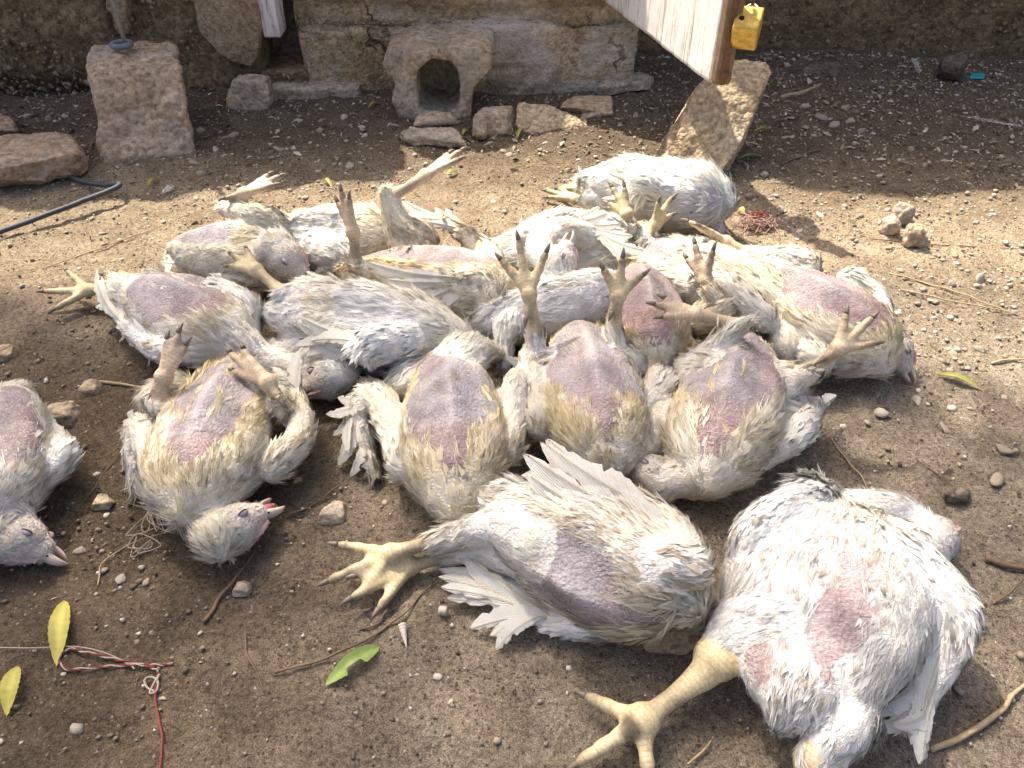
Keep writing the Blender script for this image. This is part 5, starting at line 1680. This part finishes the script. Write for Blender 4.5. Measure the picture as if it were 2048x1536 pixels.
def yarn():
    root = link("yarn", None, None, tuple(g0(310, 1330)), "knotted red and white yarn trailing down over the soil", "yarn")
    org = g0(310, 1330)
    def part(nm, pix, rad, mt, n=50, wob=.0015, tw=0.0, ph=0):
        S = spline([g0(*p) + [0, 0, .002] for p in pix], n)
        if tw:
            a = np.linspace(0, tw, n) + ph
            S = S + np.column_stack([0 * a, np.cos(a) * rad * 1.1, np.sin(a) * rad * 1.1])
        S[:, 0] += wob * vnoise(S, 70, 3)
        V, F = tube(S - org, rad, 6)
        link(nm, mesh_np(nm, V, F, True, M[mt]), root)
    part("red_strand", [(322, 1550), (326, 1480), (316, 1430), (311, 1384)], .0012, 'red')
    loop = [(311, 1384), (318, 1350), (300, 1335), (240, 1322), (180, 1308), (140, 1300), (120, 1318), (135, 1340), (200, 1336), (262, 1332), (310, 1332), (348, 1330)]
    part("red_strand", loop, .0009, 'red', 150, .001, 80)
    part("white_strand", loop, .0010, 'thread', 150, .001, 80, math.pi)
    part("white_strand", [(-40, 1296), (60, 1298), (160, 1296), (232, 1316), (270, 1340)], .0008, 'thread')
    part("knot", [(310, 1384), (296, 1378), (290, 1362), (304, 1356), (318, 1364), (314, 1384), (300, 1386), (322, 1350)], .0013, 'thread', 40)


yarn()
wad = tangle("yarn_wad", (1515, 452), (.022, .018), 120, .0009, mat_plain("faded_pink_yarn", (0.36, 0.23, 0.18), 0.95, 0.1, 0, 0.3, 400, .001),
             "frayed wad of red and pinkish yarn in the sunlit gravel", 6, "yarn", .022)
r_ = np.random.default_rng(8)
pts = [np.array([r_.normal(.002, .010), r_.normal(.012, .008), r_.uniform(.012, .026)]) for _ in range(22)]
V, F = tube(spline(pts, 180), .0016, 5)
link("red_strand", mesh_np("red_strand", V, F, True, M['red']), wad)


# leaves
def leaf(pa, pb, wid, colr, label, seed, bite=0.0, curl=.010):
    r = np.random.default_rng(seed)
    a, b = g0(*pa, .003), g0(*pb, .003)
    D = b - a; Ln = np.linalg.norm(D); D = D / Ln; S = nz(np.cross([0, 0, 1.0], D)); U = np.cross(D, S)
    R = 22
    V, C = [], []
    for k in range(R):
        t = k / (R - 1)
        w = .78 * wid * (math.sin(math.pi * t ** .85) ** .8) * .5 + .0004
        ser = 1 - .09 * (k % 2)
        for j, sgn in enumerate((-1, -.5, 0, .5, 1)):
            ww = w * sgn * ser if abs(sgn) == 1 else w * sgn
            if bite and sgn > 0 and .35 < t < .62: ww *= (1 - bite)
            z = curl * (sgn ** 2) * .35 * math.sin(math.pi * t) + curl * math.sin(math.pi * t * 1.2) * .6 + (0.0008 if sgn else -.0004) + r.normal(0, .0003)
            V.append(a + D * Ln * (t - .03 * abs(sgn)) + S * (ww + .07 * wid * math.sin(t * 3)) + U * z)
            C.append(np.array(colr) * r.uniform(.88, 1.08) * (1.15 if sgn == 0 else 1))
    c_ = a.copy(); c_[2] = 0
    return link("fallen_leaf", mesh_np("fallen_leaf", np.array(V) - c_, grid_faces(R, 5), True, M['leafy'], np.array(C)), None, tuple(c_), label, "leaf")


M['leafy'] = mat_attr("fallen_leaf", 0.55, 0.35, 220, .0006, trans=.2)
YL, YG, GR = (.42, .37, .08), (.36, .36, .09), (.22, .29, .075)
for k, (pa, pb, w, c_, lab, bite) in enumerate([
    ((130, 1208), (112, 1336), .030, YL, "bright yellow leaf lying under the pale thread end", 0),
    ((36, 1338), (12, 1436), .026, YL, "yellow leaf nearest the lower left corner", 0),
    ((756, 1298), (646, 1372), .030, GR, "fresh green serrated leaf with a bite out of one side", .75),
    ((1874, 752), (1966, 782), .016, YG, "narrow yellow leaf on soil right of the far-right chicken's head", 0),
    ((296, 376), (320, 356), .014, YG, "small yellow leaf beyond the cable's bend", 0),
    ((648, 362), (664, 376), .012, YG, "tiny yellow-green leaf beyond the raised foot at left", 0),
    ((1034, 280), (1048, 254), .014, YG, "little yellow leaf stuck before the slanting tan slab", 0),
    ((892, 352), (918, 346), .016, YG, "small green-yellow leaf behind the bent-back foot", 0),
    ((1472, 424), (1490, 430), .020, YL, "round yellowish leaf beside the red yarn wad", 0),
    ((548, 1030), (566, 1022), .016, YL, "yellow leaf held at the open beak", 0),
    ((1474, 322), (1530, 314), .014, GR, "green leaf in the sunlit gap behind the leaning stone", 0),
    ((738, 218), (762, 206), .010, YG, "yellow speck of leaf on litter below the block wall", 0),
    ((925, 272), (940, 262), .014, YG, "yellow leaf scrap wedged beside the squarish pale stone", 0),
    ((1508, 266), (1548, 260), .014, GR, "dull green leaf in the shade right of the leaning stone", 0)]):
    leaf(pa, pb, w, c_, lab, 40 + k, bite)

# loose feathers, shell, scrap
def loose_feather(pa, pb, w, label, seed, dz=.006):
    a, b = g0(*pa, dz), g0(*pb, dz)
    r = np.random.default_rng(seed)
    c_ = a.copy(); c_[2] = 0
    root = link("loose_feather", None, None, tuple(c_), label, "feather")
    n = 120
    t = r.uniform(.12, 1, n)
    P = a[None] + (b - a)[None] * t[:, None]; D = nz(b - a)
    sg = r.choice([-1, 1], n)
    S = np.cross([0, 0, 1.0], D)
    dirs = nz(D * .7 + S * sg[:, None] + np.array([0, 0, .5]) * r.uniform(0, 1, (n, 1)))
    N = np.broadcast_to(np.array([0, 0, 1.0]), (n, 3))
    V, F, C, _n = build_strands(P, N, dirs, r.uniform(.5, 1, n) * w, np.full(n, .0014), np.tile(WHITE, (n, 1)), np.tile(WHITE, (n, 1)), np.full(n, .1), r)
    link("barbs", mesh_np("barbs", V - c_, F, False, M['feather'], C), root, kind="stuff")
    V, F = tube(spline([a - c_, (a + b) / 2 - c_ + [0, 0, .004], b - c_], 10), np.linspace(.0012, .0004, 10), 5)
    link("quill", mesh_np("quill", V, F, True, M['straw']), root)


loose_feather((1918, 236), (2040, 258), .020, "curled white feather in the shade near the right border", 1)
loose_feather((328, 392), (342, 378), .016, "tiny white feather tuft on sunlit soil near the raised foot", 2)
loose_feather((1836, 158), (1826, 126), .020, "white feather standing by the pointed grey stone", 3, .012)
# turret shell: a cone of whorls
a, b = g0(805, 1254, .005), g0(814, 1300, .003)
t = np.linspace(0, 1, 40)
rad = .0050 * (1 - t * .95) * (1 + .14 * np.abs(np.sin(t * 26)))
V, F = tube(a[None] + (b - a)[None] * t[:, None], rad, 12)
link("turret_shell", mesh_np("turret_shell", V - a, F, True, M['shell']), None, tuple(a), "slender pointed shell on soil above the green leaf", "shell")
a, b = g0(641, 0 + 1226, .004), g0(664, 1226, .004)
a, b = g0(877, 1224, .004), g0(896, 1226, .004)
rad = .0052 * (1 + .12 * np.abs(np.sin(t * 20))) * np.sqrt(np.clip(1 - (2 * t - 1) ** 6, .02, 1))
V, F = tube(a[None] + (b - a)[None] * t[:, None], rad, 12)
link("shell_piece", mesh_np("shell_piece", V - a, F, True, M['shell']), None, tuple(a), "stubby ribbed shell bit below the spread lower wing", "shell")
V, F = hexrock([g0(1938, 158), g0(1970, 158), g0(1968, 150), g0(1940, 150), g0(1940, 156, .006), g0(1966, 157, .004), g0(1966, 150, .008), g0(1942, 149, .005)], 8, .2, .002, 60, 4)
c_ = V.mean(0); c_[2] = 0
link("plastic_scrap", mesh_np("plastic_scrap", V - c_, F, True, M['teal']), None, tuple(c_), "small teal plastic scrap in the shade at upper right", "scrap")

# ------------------------------------------------------------------ pebbles, chippings, crumbs, litter
r = np.random.default_rng(99)


def ground_pts(n, dens):
    """random picture-wide points on the ground, thinned by dens(x, y)"""
    X = r.uniform(-1.75, 1.75, n); Y = r.uniform(0.36, 2.62, n)
    inview = np.abs(X) < 0.30 + Y * 0.72
    X, Y = X[inview], Y[inview]
    ok = r.random(len(X)) < dens(X, Y)
    XY = np.column_stack([X[ok], Y[ok]])
    return XY


def dens_white(x, y):
    P = np.column_stack([x, y, 0 * x])
    d = .10 + .9 * sstep(.40, .85, x + .25 * vnoise(P, 3, 4)) * sstep(.75, 1.2, y) + .35 * sstep(1.5, 1.7, y) + .25 * sstep(1.15, 1.35, y)
    d = d * (0.5 + 0.8 * sstep(-.3, .4, vnoise(P, 7, 9)))
    return np.clip(d, 0, 1)


def pebble_cols(m, pale):
    k = r.random((m, 1))
    c_ = np.where(k < pale, np.array([.42, .365, .29]), np.where(k < pale + .45, np.array([.36, .29, .21]), np.array([.24, .185, .13])))
    return c_ * r.uniform(.75, 1.2, (m, 1))


def is_water(xy): return np.zeros(len(xy), bool)


# 1) pebbles one can pick out: single pieces of the ground
XY = ground_pts(1500, dens_white)[:170]
for k in range(len(XY)):
    s = .0045 + .0075 * r.random() ** 2.6
    V, F = BLOBS[k % len(BLOBS)]
    if k < len(BLOBS):
        rp = np.random.default_rng(300 + k)
        V, F = ball(np.zeros(3), 1.0); V = V * (1 + .06 * rp.standard_normal((len(V), 1)))
        for _ in range(11):
            dn = nz(rp.standard_normal(3)); V = V - dn * np.maximum(V @ dn - rp.uniform(.35, .75), 0)[:, None]
        m_ = mesh_np("pebble", V, F, False, M['pebble'], np.broadcast_to(np.array([(.38, .325, .255), (.30, .24, .175), (.34, .285, .215)][k % 3]) * r.uniform(.8, 1.1), (len(V), 3)))
        if k == 0: PEB = []
        PEB.append(m_)
    o = link("pebble", PEB[k % len(BLOBS)], ground)
    o.location = (XY[k, 0], XY[k, 1], float(gz(XY[k:k + 1])[0]) + s * .05)
    o.rotation_euler = (r.uniform(-.3, .3), r.uniform(-.3, .3), r.uniform(0, 6.28))
    o.scale = (s * r.uniform(.9, 1.5), s, s * r.uniform(.45, .8))
# rubble in the shade right of the leaning stone and along the walls
for k, (px, py, s) in enumerate([(1612, 214, .020), (1652, 206, .016), (1690, 216, .018), (1640, 236, .022), (1668, 250, .020), (1700, 244, .017), (1612, 256, .014), (1724, 262, .013), (1580, 236, .013),
                                 (1760, 196, .012), (1820, 300, .012), (1850, 330, .011), (1560, 300, .013), (1530, 350, .015), (1760, 352, .013), (640, 262, .015), (560, 300, .017), (470, 270, .019), (400, 262, .014), (700, 330, .015),
                                 (400, 352, .017), (390, 328, .014), (432, 300, .012), (60, 232, .020), (95, 240, .017), (130, 232, .013), (600, 232, .012), (690, 236, .013), (730, 270, .014), (725, 160 + 100, .012),
                                 (1240, 250, .014), (1270, 232, .012), (1080, 300, .012), (1020, 310, .013), (1500, 395, .012), (1560, 420, .013), (1640, 430, .011), (1960, 560, .018), (1905, 570, .012), (1800, 540, .011), (1890, 860, .013),
                                 (1760, 830, .014), (1830, 800, .012), (1960, 700, .012), (2010, 900, .015), (1990, 960, .013)]):
    p = g0(px, py)
    o = link("pebble", PEB[(k * 5) % len(BLOBS)], ground)
    o.location = (p[0], p[1], p[2] + s * .0)
    o.rotation_euler = (r.uniform(-.4, .4), r.uniform(-.4, .4), r.uniform(0, 6.28))
    o.scale = (s * r.uniform(.9, 1.4), s, s * r.uniform(.5, .85))
# 2) fine gravel: bigger chippings, then grit of eight-sided grains
XY = ground_pts(60000, lambda x, y: dens_white(x, y) * .62)[:7000]
s = .0016 + .0060 * r.random(len(XY)) ** 2.4
P = np.column_stack([XY, gz(XY) + s * .25])
o = scatter_blobs("gravel", P, s, pebble_cols(len(P), .42), 'pebble', .6, 5)
o["label"] = "scattered pale gravel chippings over the yard"; o["category"] = "gravel"
oc = (np.array([(1, 0, 0), (-1, 0, 0), (0, 1, 0), (0, -1, 0), (0, 0, 1), (0, 0, -1)], float),
      np.array([(0, 2, 4), (2, 1, 4), (1, 3, 4), (3, 0, 4), (2, 0, 5), (1, 2, 5), (3, 1, 5), (0, 3, 5)]))
keepB = BLOBS
BLOBS = [(oc[0] * np.random.default_rng(k).uniform(.6, 1.3, (6, 1)), oc[1]) for k in range(10)]
XY = ground_pts(90000, lambda x, y: .35 + .5 * dens_white(x, y))[:19000]
s = .0010 + .0026 * r.random(len(XY)) ** 2.2
P = np.column_stack([XY, gz(XY) + .0008 + s * .3])
kk = r.random((len(P), 1))
gc = np.where(kk < .22, np.array([.52, .46, .38]), np.where(kk < .65, np.array([.30, .245, .185]), np.array([.13, .10, .07]))) * r.uniform(.75, 1.2, (len(P), 1))
o = scatter_blobs("grit", P, s, gc, 'pebble', .8, 15)
o["label"] = "fine sandy grit sprinkled over all the bare soil"; o["category"] = "grit"
BLOBS = keepB
# 3) soil crumbs, thick on the damp left
def dens_crumb(x, y):
    P_ = np.column_stack([x, y, 0 * x])
    return np.clip(.12 + .75 * sstep(.0, -.5, x + .3 * vnoise(P_, 3, 14)) * sstep(1.3, 1.0, y) + .3 * sstep(1.55, 1.8, y), 0, 1) * (0.3 + sstep(-.2, .5, vnoise(P_, 9, 19)))
XY = ground_pts(30000, dens_crumb)[:3600]
s = .0011 + .0042 * r.random(len(XY)) ** 3.0
P = np.column_stack([XY, gz(XY) + s * .3])
o = scatter_blobs("soil_crumbs", P, s, np.array([.185, .142, .100]) * r.uniform(.6, 1.3, (len(P), 1)), 'pebble', .75, 6)
o["label"] = "loose dark soil crumbs and clods over the yard"; o["category"] = "soil"
# 4) dried leaf litter and chips at the wall's foot
def dens_lit(x, y):
    P_ = np.column_stack([x, y, 0 * x])
    return np.clip(.015 + .8 * sstep(1.62, 1.95, y + .1 * vnoise(P_, 5, 24)) + .25 * sstep(1.4, 1.7, y) * sstep(.5, .8, x), 0, 1)
XY = ground_pts(14000, dens_lit)[:5200]
m_ = len(XY)
P = np.column_stack([XY, gz(XY) + .003])
D = nz(np.column_stack([r.standard_normal((m_, 2)), .25 * r.standard_normal(m_)])); N = nz(np.array([0, 0, 1.0]) + .5 * r.standard_normal((m_, 3)))
N = nz(N - D * (N * D).sum(1, keepdims=True)); S = np.cross(N, D)
ln = .005 + .022 * r.random(m_) ** 2.0; wd = ln * r.uniform(.12, .5, m_)
e = lambda u, v, h: P + D * (ln * u)[:, None] + S * (wd * v)[:, None] + N * (ln * h)[:, None]
V = np.stack([e(-.5, -.2, 0), e(-.5, .2, 0), e(0, -.5, .12), e(0, .5, .10), e(.5, -.1, -.02), e(.5, .15, .0)], 1).reshape(-1, 3)
b6 = (np.arange(m_) * 6)[:, None]
F = np.concatenate([b6 + np.array([0, 1, 3, 2]), b6 + np.array([2, 3, 5, 4])])
k = r.random((m_, 1))
C = np.where(k < .45, np.array([.15, .105, .06]), np.where(k < .8, np.array([.29, .22, .14]), np.array([.45, .39, .30]))) * r.uniform(.6, 1.3, (m_, 1))
o = link("leaf_litter", mesh_np("leaf_litter", V, F, False, M['pebble'], np.repeat(C, 6, axis=0)), kind="stuff")
o["label"] = "dried leaf and bark litter along the foot of the walls"; o["category"] = "litter"
